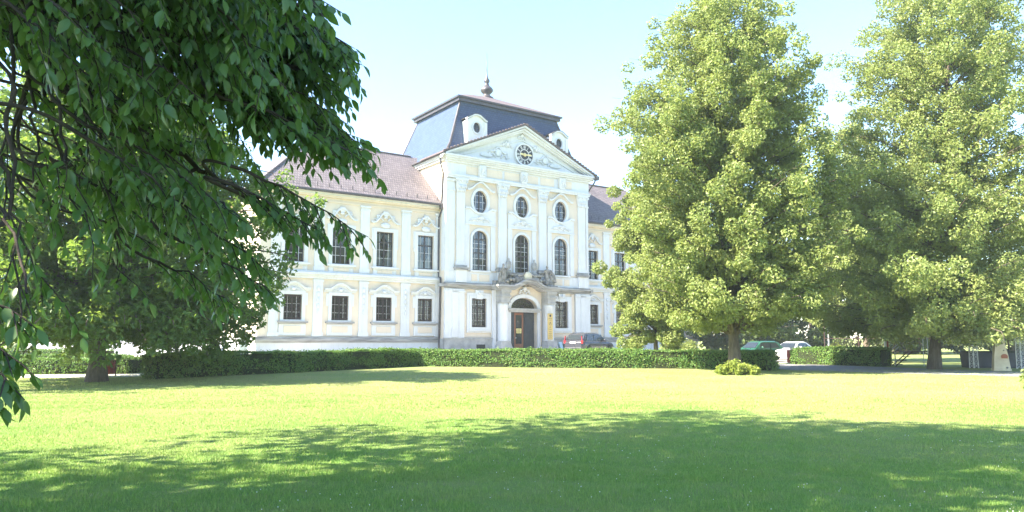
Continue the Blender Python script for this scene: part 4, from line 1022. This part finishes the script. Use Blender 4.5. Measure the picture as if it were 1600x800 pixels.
# ------------------------------------------------------------------ clipped hedges
M['soil'] = vmat('dry_soil', (.10, .075, .045), (.22, .18, .10), 5, 1, .6, .03)
def soil_strip(name, line, w_):
    P = [Vector(p) for p in line]; L_, R_ = [], []
    for i, p in enumerate(P):
        d = (P[min(i+1, len(P)-1)]-P[max(i-1, 0)]).normalized(); n = Vector((-d.y, d.x))*w_/2; L_.append(tuple(p+n)); R_.append(tuple(p-n))
    ribbon(name, L_, R_, M['soil'], .009)
soil_strip('bare_soil', [(-13.6, 28.0), (-10.2, 33.0), (-5.4, 41.0), (3.4, 38.6), (9.2, 37.6), (12.4, 35.3)], 1.35)
soil_strip('bare_soil', [(17.2, 45.1), (20.3, 40.3)], 1.4)
def hedge(label, line, width, h, seed, dens=620, size=.085, group='clipped hedges', mat_=None, wob=.045):
    rng = np.random.default_rng(seed); root = empty('hedge', (line[0][0], line[0][1], 0), 0, label, 'hedge', group); o = np.array([line[0][0], line[0][1]])
    P = [np.array(p) for p in line]; n = len(P); Lf, Rt = [], []
    for i in range(n):
        d = P[min(i+1, n-1)]-P[max(i-1, 0)]; d = d/np.linalg.norm(d); nn = np.array([-d[1], d[0]])
        k = 1.0
        if 0 < i < n-1:
            d1 = (P[i]-P[i-1])/np.linalg.norm(P[i]-P[i-1]); k = 1/max(.5, abs(np.dot(nn, np.array([-d1[1], d1[0]]))))
        Lf.append(P[i]+nn*width/2*k); Rt.append(P[i]-nn*width/2*k)
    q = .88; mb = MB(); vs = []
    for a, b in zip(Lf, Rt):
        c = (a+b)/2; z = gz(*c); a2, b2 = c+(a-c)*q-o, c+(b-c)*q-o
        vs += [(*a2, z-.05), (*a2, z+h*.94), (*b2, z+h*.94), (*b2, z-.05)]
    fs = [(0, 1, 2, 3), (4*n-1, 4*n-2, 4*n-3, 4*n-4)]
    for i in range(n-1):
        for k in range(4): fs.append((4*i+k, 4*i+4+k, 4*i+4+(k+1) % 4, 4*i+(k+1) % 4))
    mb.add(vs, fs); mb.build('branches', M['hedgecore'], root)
    pos, nr = [], []
    def face(A, B, z0a, z0b, up, nrm):
        A, B = np.array(A), np.array(B); Ls = np.linalg.norm(B-A); m = int(Ls*up*dens)
        if m < 1: return
        u, v_ = rng.random(m), rng.random(m); xy = A+(B-A)*u[:, None]
        wv = wob*np.sin(u*Ls*2.3+seed)+wob*.8*np.sin(v_*up*7+u*Ls*1.1)+rng.normal(size=m)*.028
        wv += np.where(rng.random(m) < .03, rng.uniform(.02, .13, m), 0)+wob*1.2*np.sin(u*Ls*.55+seed*2); p = np.concatenate([xy-o+np.array(nrm[:2])*wv[:, None], (z0a+(z0b-z0a)*u+v_*up)[:, None]], 1)
        ok = (v_ > .20) | (rng.random(m) < .35+.6*(np.sin(u*Ls*1.9+seed)*np.sin(u*Ls*.63) > .1)); p = p[ok]; m = len(p); pos.append(p); nr.append(np.tile(nrm, (m, 1)))
    def topf(a, b, c, d):
        m = int(np.linalg.norm(np.array(b)-np.array(a))*width*dens); u, v_ = rng.random(m), rng.random(m)
        e = (a+(b-a)*u[:, None])*(1-v_[:, None])+(d+(c-d)*u[:, None])*v_[:, None]
        z = np.array([gz(*t) for t in e])+h+np.where(rng.random(m) < .03, rng.uniform(.02, .12, m), 0)+.7*wob*np.sin(e[:, 0]*.6+e[:, 1]*.45+seed)+.6*wob*np.sin(e[:, 0]*1.7+e[:, 1]*2.1)+rng.normal(size=m)*.025
        pos.append(np.concatenate([e-o, z[:, None]], 1)); nr.append(np.tile((0, 0, 1.0), (m, 1)))
    for i in range(n-1):
        for (E_, sg) in ((Lf, 1), (Rt, -1)):
            d = E_[i+1]-E_[i]; d = d/np.linalg.norm(d); face(E_[i], E_[i+1], gz(*E_[i]), gz(*E_[i+1]), h, (-d[1]*sg, d[0]*sg, 0))
        topf(Lf[i], Lf[i+1], Rt[i+1], Rt[i])
    for i, j in ((0, 1), (n-1, n-2)):
        d = P[i]-P[j]; d = d/np.linalg.norm(d); face(Lf[i], Rt[i], gz(*P[i]), gz(*P[i]), h, (d[0], d[1], 0))
    pos = np.concatenate(pos); nr = np.concatenate(nr)+rng.normal(size=(len(pos), 3))*.55; nr /= np.linalg.norm(nr, axis=1, keepdims=True)
    np_mesh('foliage', leaf_cards(pos, nr, size*rng.uniform(.6, 1.35, len(pos)), rng, .7), 4, mat_ or M['hedge'], root, pattern=[(0, 1, 2), (0, 2, 3)])
    return root
hedge('long knee high clipped hedge running along the lawn in front of the castle', [(-13.6, 28.0), (-10.2, 33.0), (-5.4, 41.0), (3.4, 38.6), (9.2, 37.6), (12.4, 35.3)], .95, .90, 1)
hedge('short clipped hedge with reddish dead patches across the asphalt path beside the wire fence', [(17.2, 45.1), (20.3, 40.3)], 1.0, .94, 2)
hedge('low clipped hedge along the light gravel path left of the tree trunk', [(-33, 32.2), (-16.4, 32.4)], 1.5, .62, 3, 380)
hedge('second low parterre hedge farther back behind the gravel path hedge', [(-36, 38.5), (-20, 38.8)], 1.2, .62, 4, 300)
hedge('farthest low parterre hedge in front of the distant cars', [(-44, 47), (-25.5, 47)], 1.2, .6, 5, 220, .1)
hedge('short clipped hedge piece beside the red bin at the gravel path', [(-15.9, 33.8), (-13.9, 36.8)], .8, .8, 6, 420)
# bright shoots at the foot of the linden
def bush(name, label, loc, rx, ry, h, n, size, mat_, seed, cat='bush'):
    rng = np.random.default_rng(seed); root = empty(name, (loc[0], loc[1], gz(*loc)), 0, label, cat); pf = []; mb = MB()
    for i in range(26):
        az = i*2.4; q = math.sqrt(rng.random()); t = (rx*q*math.cos(az), ry*q*math.sin(az), h*(1-.55*q*q)*rng.uniform(.6, 1))
        mb.tube([(t[0]*.25, t[1]*.25, 0), (t[0]*.7, t[1]*.7, t[2]*.6), t], [.012, .009, .004], 4); pf.append((*t, h*.24)); pf.append((t[0]*.85, t[1]*.85, t[2]*.55, h*.24))
    mb.build('stems', M['barkdark'], root)
    np_mesh('foliage', puff_leaves(np.array(pf), n, size, rng), 4, mat_, root, pattern=[(0, 1, 2), (0, 2, 3)]); return root
bush('bush', 'bright yellow green bush at the foot of the pointed linden', (9.35, 31.0), .85, .6, .62, 2600, .12, M['bush'], 81)
bush('bush', 'small pale green bush behind the short hedge left of the park lamp', (20.6, 47.5), .55, .5, 1.35, 1500, .11, M['bush'], 82)
bush('bush', 'dark green bush at the right edge of the lawn below the stone marker', (15.6, 21.4), .9, .8, .75, 2600, .11, M['linden'], 83)
bush('bush', 'green bush behind the hedge at the right end of the castle', (11.4, 50), 1.3, 1, 1.35, 2200, .16, M['linden'], 84)

# ------------------------------------------------------------------ lawn grass
rng = np.random.default_rng(9)
def blades(y0, y1, n, h, w_):
    Y = y0*(y1/y0)**rng.random(n); X = (rng.random(n)*2-1)*(Y*.78+.6)
    az = rng.random(n)*6.283; tuft = .85+.35*np.sin(X*2.1+np.sin(Y*1.3)*2)*np.sin(Y*2.6+np.sin(X*1.7)*1.5)+.25*np.sin(X*7.3+Y*3.1)*np.sin(Y*6.1-X*2.2); hh = h*rng.uniform(.5, 1.25, n)*np.clip(tuft, .35, 1.6); ln = rng.uniform(.1, .75, n)*hh; wd = w_*rng.uniform(.7, 1.4, n)
    p = np.stack([X, Y, np.zeros(n)], 1); s = np.stack([np.cos(az), np.sin(az), 0*az], 1)*wd[:, None]; b2 = az+rng.uniform(.6, 2.4, n)
    t = p+np.stack([np.cos(b2)*ln, np.sin(b2)*ln, hh], 1)
    return np.stack([p-s, p+s, t], 1)
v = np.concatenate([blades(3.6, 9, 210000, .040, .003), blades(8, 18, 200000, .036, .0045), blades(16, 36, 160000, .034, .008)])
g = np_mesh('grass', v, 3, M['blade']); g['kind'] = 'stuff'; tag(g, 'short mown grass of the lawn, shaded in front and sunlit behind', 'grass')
# white clover heads
mb = MB(); rngc = np.random.default_rng(19)
for i in range(650):
    y = 4*(14/4)**rngc.random(); x = rngc.uniform(-.5, 1)*(y*.74)
    if math.sin(x*.9+1)*math.sin(y*.8+.5) < -.2: continue
    r = rngc.uniform(.0035, .0065); z = rngc.uniform(.03, .055)
    mb.add([(x+r, y, z), (x-r, y, z), (x, y+r, z), (x, y-r, z), (x, y, z+r), (x, y, z-r)], [(0, 2, 4), (2, 1, 4), (1, 3, 4), (3, 0, 4), (2, 0, 5), (1, 2, 5), (3, 1, 5), (0, 3, 5)], True)
c = mb.build('clover_flowers', M['offwhite']); c['kind'] = 'stuff'; tag(c, 'tiny white clover heads scattered in the shaded grass', 'clover')
# ------------------------------------------------------------------ cars
def car(label, loc, head, color, kind, group='parked cars'):
    """x forward, y left; body lofted from cross sections, cabin, glass, lights, wheels"""
    root = empty('parked_car', (loc[0], loc[1], loc[2] if len(loc) > 2 else gz(loc[0], loc[1])), math.atan2(head[1], head[0]), label, 'car', group)
    suv = kind == 'suv'; L, W, H = (4.7, 1.9, 1.70) if suv else ((4.5, 1.76, 1.42) if kind == 'sedan' else (4.0, 1.7, 1.46))
    zb = .30 if suv else .20; belt = 1.08 if suv else .93; hood = 1.02 if suv else .86; tail = 1.10 if suv else (.98 if kind == 'sedan' else .95)
    pa = paint('car_paint', color)
    def sec(x, w, z0, z1, tuck=.94):
        pr = [(w*.86, z0), (w*.98, z0+.12), (w, z0+(z1-z0)*.45), (w*.985, z0+(z1-z0)*.72), (w*tuck, z1-.04), (w*tuck*.9, z1)]
        return [(x, y, z) for y, z in pr]+[(x, -y, z) for y, z in reversed(pr)]
    h = L/2; w = W/2; mb = MB()
    st = [(-h, w*.84, zb+.18, tail-.16), (-h+.07, w*.92, zb+.06, tail-.02), (-h+.35, w*.985, zb, belt+.02), (-h+1.1, w, zb, belt), (0, w, zb, belt-.02), (h-1.5, w*.99, zb, belt-.06), (h-1.1, w*.985, zb, hood), (h-.5, w*.95, zb+.02, hood-.08), (h-.16, w*.87, zb+.08, hood-.20), (h, w*.74, zb+.2, hood-.38)]
    mb.loft([sec(*s) for s in st]); body = mb.build('body', pa, root)
    # cabin
    if suv: prof = [(-h+.10, belt+.02, 1), (-h+.52, H-.10, .84), (-h+.9, H, .82), (-.2, H, .82), (.35, H-.09, .83), (h-1.25, belt-.05, .96)]
    elif kind == 'sedan': prof = [(-h+.75, belt, .95), (-h+1.45, H-.06, .80), (-h+1.75, H, .79), (.05, H, .79), (.45, H-.08, .80), (h-1.15, belt-.06, .94)]
    else: prof = [(-h+.08, belt, .96), (-h+.50, H-.08, .82), (-h+.8, H, .80), (0, H, .80), (.3, H-.07, .81), (h-1.05, belt-.06, .95)]
    mb = MB(); secs = []
    for x, z, k in prof: secs.append([(x, w*.96, belt-.08), (x, w*k*.985, max(z-.05, belt-.02)), (x, w*k*.80, z), (x, -w*k*.80, z), (x, -w*k*.985, max(z-.05, belt-.02)), (x, -w*.96, belt-.08)])
    mb.loft(secs, True, True, False); mb.build('cabin', pa, root, bevel=.03)
    def pane(name, q, lift):
        q = [Vector(p) for p in q]; n = (q[1]-q[0]).cross(q[2]-q[0]).normalized(); c = sum(q, Vector())/len(q)
        if n.dot(c-Vector((0, 0, .7))) < 0: n = -n
        mb = MB(); k = len(q); top = [p+n*lift for p in q]; mb.add(top+[p-n*.02 for p in q], [tuple(range(k))]+[(i, (i+1) % k, k+(i+1) % k, k+i) for i in range(k)]); return mb.build(name, M['carglass'], root)
    (xr0, zr0, kr0), (xr1, zr1, kr1) = prof[0], prof[1]; (xf0, zf0, kf0), (xf1, zf1, kf1) = prof[4], prof[5]
    def lp(a, b, t): return a+(b-a)*t
    rw = [(lp(xr0, xr1, .12), s*w*.78, lp(zr0, zr1, .12)) for s in (1, -1)]+[(lp(xr0, xr1, .86), -s*w*.66, lp(zr0, zr1, .86)) for s in (1, -1)]
    pane('rear_window', rw, .03)
    ws = [(lp(xf0, xf1, .90), s*w*.80, lp(zf0, zf1, .90)) for s in (1, -1)]+[(lp(xf0, xf1, .10), -s*w*.66, lp(zf0, zf1, .10)) for s in (1, -1)]
    pane('windscreen', ws, .03)
    xm = prof[3][0]-.55
    for s in (1, -1):
        for (a, b, c, d) in ((xr0+.42, xm-.04, xr1+.28, xm-.04), (xm+.04, xf1-.42, xm+.04, xf0+.05)):
            zt = H-.13; pane('side_window', [(a, s*w*.965, belt+.015), (b, s*w*.965, belt+.0), (d, s*w*.835, zt), (c, s*w*.835, zt)], .02)
    mb = MB()
    for s in (1, -1):
        mb = MB()
        if suv: mb.prism([(.70*w, .84), (.96*w, .86), (.98*w, 1.08), (.91*w, 1.14), (.85*w, 1.46), (.81*w, 1.46), (.86*w, 1.10), (.70*w, 1.00)], 0, .1)
        else: mb.prism([(.60*w, .62), (.93*w, .62), (.95*w, .86), (.60*w, .86)], 0, .1)
        o = mb.build('tail_light', M['taillight'], root); o.location = (-h+(.03 if suv else .02), 0, 0)
        o.rotation_euler = (0, 0, R(-90)); o.scale = (s, 1, 1)
        mb = MB(); mb.ball((h-.30, s*w*.66, hood-.24), .22, .16, .09, 10, 6); mb.build('headlight', M['chrome'], root)
        mb = MB(); mb.ball((xf1-.55, s*(w+.10), belt+.05), .07, .11, .08, 10, 6); mb.build('wing_mirror', pa, root)
    mb = MB(); mb.box(-h-.035, -h+.02, -.27, .27, .88 if suv else .66, .99 if suv else .77); mb.build('number_plate', M['offwhite'], root)
    mb = MB(); mb.box(-h-.06, -h+.2, -w*.86, w*.86, zb+.02, zb+.26); mb.build('bumper', pa, root, bevel=.04)
    if suv:
        for s in (1, -1): mb = MB(); mb.tube([(-h+.75, s*w*.66, H+.0), (-h+.85, s*w*.66, H+.05), (.0, s*w*.66, H+.05), (.1, s*w*.66, H-.02)], .018, 6); mb.build('roof_rail', M['galv'], root)
    r = .36 if suv else .31
    for x in (-h+.85, h-.9):
        for s in (1, -1):
            mb = MB(); mb.lathe([(r*.62, -.11), (r*.95, -.11), (r, -.07), (r, .07), (r*.95, .11), (r*.62, .11)], (0, 0, 0), 24); wh = mb.build('wheel', M['rubber'], root); wh.location = (x, s*(w-.06), r); wh.rotation_euler = (R(90), 0, 0)
            mb = MB(); mb.lathe([(.05, .09), (r*.3, .10), (r*.62, .085), (r*.62, -.085), (r*.3, -.1), (.05, -.09)], (0, 0, 0), 18); mb.build('rim', M['galv'], wh)
    return root
car('dark grey estate car seen from behind, parked at the castle right of the portal', (6.35, 60.3), (.656, .755), (.030, .030, .042), 'suv')
car('small green car showing above the dark end of the long hedge', (19.2, 58), (-.90, -.42), (.022, .10, .06), 'hatch')
car('white saloon car parked right of the green one behind the red post', (22.2, 58.5), (-.80, -.60), (.72, .74, .76), 'sedan')
car('silver car far away beyond the parterre at the left edge', (-36, 58), (1, .1), (.45, .48, .52), 'sedan')
car('pale grey car far away beyond the parterre, nearer the tree trunk', (-30.5, 59), (1, .05), (.30, .33, .38), 'hatch')

# ------------------------------------------------------------------ bins, posts, lamps
def bin_(label, loc, h=.62, r=.20):
    e = empty('litter_bin', (loc[0], loc[1], gz(*loc)), .3, label, 'bin', 'red park bins'); mb = MB()
    for i in range(14):
        a = 2*PI*i/14; c, s = math.cos(a), math.sin(a); t = .042
        p = [(r*c-s*t, r*s+c*t), (r*c+s*t, r*s-c*t), ((r+.022)*c+s*t, (r+.022)*s-c*t), ((r+.022)*c-s*t, (r+.022)*s+c*t)]
        mb.add([(x, y, .08) for x, y in p]+[(x, y, h) for x, y in p], [(0, 1, 2, 3), (7, 6, 5, 4)]+[(k, (k+1) % 4, 4+(k+1) % 4, 4+k) for k in range(4)])
    mb.build('slats', M['redwood'], e)
    mb = MB(); mb.lathe([(r-.01, .1), (r-.01, h-.04), (r-.03, h-.04), (r-.03, .12)], (0, 0, 0), 18); mb.build('liner', M['darkpanel'], e)
    mb = MB(); mb.tube([(r+.04, .0, 0), (r+.04, 0, h+.12)], .025, 8); mb.tube([(r+.04, 0, h*.7), (r-.02, 0, h*.7)], .018, 6); mb.build('post', M['iron'], e); return e
bin_('red wooden slatted litter bin beside the left tree trunk', (-16.25, 30.0), .66, .21)
bin_('red wooden slatted litter bin at the gap between the two hedges', (17.35, 46.3), .88, .17)
def lamp(label, loc, h, group='park lamps'):
    e = empty('street_lamp', (loc[0], loc[1], gz(*loc)), 0, label, 'lamp', group); mb = MB()
    mb.lathe([(.16, 0), (.16, .12), (.11, .2), (.10, .75), (.07, .85), (.055, h-.5), (.06, h-.4), (.09, h-.36), (.04, h-.3), (.04, h)], (0, 0, 0), 14); mb.build('pole', M['galv'], e)
    mb = MB(); mb.lathe([(.08, h), (.17, h+.1), (.2, h+.38), (.12, h+.42)], (0, 0, 0), 12); mb.build('lantern', M['offwhite'], e)
    mb = MB(); mb.lathe([(.24, h+.42), (.12, h+.55), (.03, h+.68)], (0, 0, 0), 12); mb.build('cap', M['gutter'], e); return e
lamp('pale park lamp standing behind the short hedge', (23.5, 55), 3.4); lamp('tall slim lamp post in front of the sunlit castle side wall', (-22.6, 58), 5.6)
p_ = empty('post', (-23.6, 57.5, .25), 0, 'thin grey post behind the hedge left of the tall lamp post', 'post'); mb = MB(); mb.tube([(0, 0, 0), (0, 0, 1.75)], .05, 8); mb.build('shaft', M['galv'], p_); mb = MB(); mb.ball((0, 0, 1.78), .07, .07, .06); mb.build('cap', M['galv'], p_)
p_ = empty('barrier_post', (8.75, 51, gz(8.75, 51)), 0, 'red brown post with two white bands and a ball top behind the hedge', 'post')
mb = MB(); mb.tube([(0, 0, 0), (0, 0, 1.25)], .09, 10); mb.build('shaft', M['rust'], p_); mb = MB()
for z in (.45, .85): mb.lathe([(.094, z), (.094, z+.14)], (0, 0, 0), 12)
mb.build('white_bands', M['offwhite'], p_); mb = MB(); mb.ball((0, 0, 1.33), .12, .12, .12); mb.build('ball_top', M['rust'], p_)
# sandwich board beside the right column
e = empty('sandwich_board', (0, 0, .26), 0, 'small pale blue sandwich board standing at the foot of the right portal column', 'signboard'); to_castle(e, 10.2, -1.1, .26, .5)
m_bl = vmat('pale_blue_board', (.42, .60, .70), (.55, .70, .78), 3, .6, .03)
for s in (-1, 1):
    mb = MB(); a = .28*s; mb.add([(-.3, a-.012, 0), (.3, a-.012, 0), (.3, .02*s-.012, .95), (-.3, .02*s-.012, .95), (-.3, a+.012, 0), (.3, a+.012, 0), (.3, .02*s+.012, .95), (-.3, .02*s+.012, .95)], [(0, 1, 2, 3), (7, 6, 5, 4), (0, 4, 5, 1), (1, 5, 6, 2), (2, 6, 7, 3), (3, 7, 4, 0)]); mb.build('panel', m_bl, e)
# garden wall left of the castle
gw = empty('garden_wall', (0, 0, .25), 0, 'low white garden wall with pillars running left from the castle corner', 'wall'); to_castle(gw, -15.4, 10.5, .25, R(155))
mb = MB(); mb.box(0, 14, -.15, .15, 0, 1.0); mb.build('wall', M['white'], gw)
mb = MB(); mb.box(0, 14, -.2, .2, 1.0, 1.08); mb.build('coping', M['ledge'], gw)
for k in range(5):
    mb = MB(); x = .4+3.3*k; mb.box(x-.26, x+.26, -.26, .26, 0, 1.25); mb.box(x-.32, x+.32, -.32, .32, 1.25, 1.35); mb.ball((x, 0, 1.52), .17, .17, .19); mb.build('pillar', M['white'], gw)
pg = empty('gate_pillar', (0, 0, .25), 0, 'white gate pillar with a ball top at the left corner of the castle', 'pillar'); to_castle(pg, -16.1, .6, .25)
mb = MB(); mb.box(-.3, .3, -.3, .3, 0, 1.35); mb.build('shaft', M['white'], pg); mb = MB(); mb.box(-.38, .38, -.38, .38, 1.35, 1.5); mb.build('cap', M['ledge'], pg); mb = MB(); mb.lathe([(.12, 0), (.08, .1), (.2, .25), (.22, .36), (.14, .5), (.03, .58)], (0, 0, 1.5), 14); mb.build('ball_top', M['stone'], pg)

# ------------------------------------------------------------------ right-hand corner of the park
mk = empty('stone_marker', (23.0, 35.0, 0), -.35, 'tapering cream stone marker with rust red patches beside the asphalt path', 'monument')
mb = MB(); secs = []
for z, a in ((0, .35), (.08, .35), (.10, .33), (.75, .27), (1.15, .22), (1.55, .175), (1.57, .15), (1.66, .15)):
    secs.append([(s*(a+.015*math.sin(9*z+i)), t*(a*.8), z) for i, (s, t) in enumerate(((-1, -1), (1, -1), (1, 1), (-1, 1)))])
mb.loft(secs, True, True, False); mb.build('shaft', M['sand'], mk, bevel=.03)
mb = MB(); mb.box(-.19, .19, -.15, .15, 1.66, 1.72); mb.taper(-.175, .175, -.14, .14, 1.72, 2.02, .01, .01); mb.build('head_block', M['sand'], mk, bevel=.02)
mb = MB(); mb.taper(-.15, .15, -.175, .1, 1.70, 1.84, .04, .0); mb.build('red_band', M['rust'], mk)
mb = MB(); mb.prism([(.0, .58), (.24, .58), (.25, .70), (.18, .78), (.07, .78), (-.01, .70)], -.29, -.15); mb.build('red_plaque', M['rust'], mk)
mb = MB()
for x, z, r in ((.02, 1.33, .06), (.07, 1.27, .05), (-.13, 1.16, .05), (-.08, 1.22, .04), (.12, .95, .035), (.2, .15, .05)): mb.ball((x, -.18 if z > 1.1 else (-.2 if z > .9 else -.27), z), r, .05, r*.9)
mb.build('carved_hollow', M['statue'], mk)
for k, (lab, x, y, L) in enumerate((('long black planter box behind the stone marker and the white lattice posts', 25.0, 38.6, 2.8),)):
    e = empty('planter', (x, y, 0), -.1, lab, 'planter'); mb = MB(); t = .06
    mb.taper(-L/2, L/2, -.35, .35, 0, .78, -t, -t); mb.build('box', M['darkpanel'], e); mb = MB(); mb.box(-L/2-.09, L/2+.09, -.44, .44, .78, .84); mb.build('rim', M['black'], e)
    mb = MB(); mb.box(-L/2, L/2, -.33, .33, .845, .86); mb.build('soil', M['hedgecore'], e)
def trellis(lab, x, y, h):
    e = empty('trellis', (x, y, 0), .2, lab, 'trellis', 'white trellis towers'); w_ = .14
    for sx in (-1, 1):
        for sy in (-1, 1): mb = MB(); mb.tube([(sx*w_, sy*w_, 0), (sx*w_*.9, sy*w_*.9, h)], .02, 6); mb.build('leg', M['offwhite'], e)
    mb = MB(); n = int(h/.2)
    for i in range(n):
        z0, z1 = i*h/n, (i+1)*h/n; s = 1 if i % 2 else -1
        for q in (-1, 1):
            mb.tube([(s*w_, q*w_, z0), (-s*w_, q*w_, z1)], .012, 4); mb.tube([(q*w_, s*w_, z0), (q*w_, -s*w_, z1)], .012, 4); mb.tube([(-w_, q*w_, z1), (w_, q*w_, z1)], .012, 4)
    mb.build('lattice', M['offwhite'], e); return e
trellis('short white metal lattice post standing before the black planter', 23.55, 37.9, 1.15); trellis('tall white metal lattice post right of the stone marker', 25.35, 37.0, 2.3)
# wire fence of the sports court with gate steps
fx = empty('wire_fence', (19.2, 45.5, 0), -.42, 'dark wire mesh court fence with steel posts behind the linden by the path', 'fence')
for k in range(8): mb = MB(); mb.tube([(1.9*k, 0, 0), (1.9*k, 0, 2.9)], .035, 7); mb.build('post', M['iron'], fx)
mb = MB()
for z in (.08, .72, 1.5, 2.85): mb.tube([(0, 0, z), (13.3, 0, z)], .022, 5)
mb.build('rail', M['iron'], fx)
mb = MB()
for i in range(-22, 90):
    x = i*.15
    for s in (1, -1):
        a = (x, 0, .72); b = (x+s*2.1, 0, 2.85)
        if s > 0 and (a[0] < 0 or b[0] > 13.3) or s < 0 and (b[0] < 0 or a[0] > 13.3): continue
        mb.tube([a, b], .007, 3, False)
mb.build('wire_mesh', M['iron'], fx)
sp = empty('metal_steps', (21.0, 40.7, 0), -.3, 'small rusty open metal steps with handrails beside the dark trunk', 'steps')
mb = MB()
for s in (-.5, .5): mb.tube([(-.1, s, .0), (.75, s, .80)], .03, 6)
mb.build('stringer', M['iron'], sp)
for k in range(4): mb = MB(); x = .02+.2*k; mb.box(x-.02, x+.24, -.5, .5, .10+.2*k, .13+.2*k); mb.build('step', M['iron'], sp)
for s in (-.5, .5): mb = MB(); mb.tube([(-.1, s, 0), (-.1, s, .85), (.75, s, 1.65), (1.5, s, 1.65), (1.5, s, 0)], .022, 6); mb.build('handrail', M['galv'], sp)
mb = MB(); mb.box(.7, 1.5, -.5, .5, .79, .82); mb.build('landing', M['iron'], sp)
mp = empty('marker_post', (20.7, 41.0, 0), 0, 'slim red and white post at the end of the short hedge', 'post'); mb = MB(); mb.box(.0, .10, -.05, .05, 0, 1.75); mb.build('red_side', M['redwood'], mp); mb = MB(); mb.box(-.10, -.003, -.05, .05, 0, 1.75); mb.build('white_side', M['offwhite'], mp)
# ------------------------------------------------------------------ summer haze: one closed box of even, thin air round camera and scene
hm = bpy.data.materials.new('thin_haze'); hm.use_nodes = True; ht = hm.node_tree; ht.nodes.remove(ht.nodes['Principled BSDF'])
pv = ht.nodes.new('ShaderNodeVolumePrincipled'); pv.inputs['Density'].default_value = .0007; pv.inputs['Color'].default_value = (.86, .93, 1, 1); pv.inputs['Anisotropy'].default_value = .35
ht.links.new(pv.outputs[0], ht.nodes['Material Output'].inputs['Volume'])
mb = MB(); mb.box(-75, 95, -20, 110, -1.5, 30); hz = mb.build('haze', hm); hz['kind'] = 'stuff'; tag(hz, 'thin pale summer haze that lightens the castle and the far trees', 'haze')
cy.volume_step_rate = 4; cy.volume_max_steps = 64; cy.volume_bounces = 1
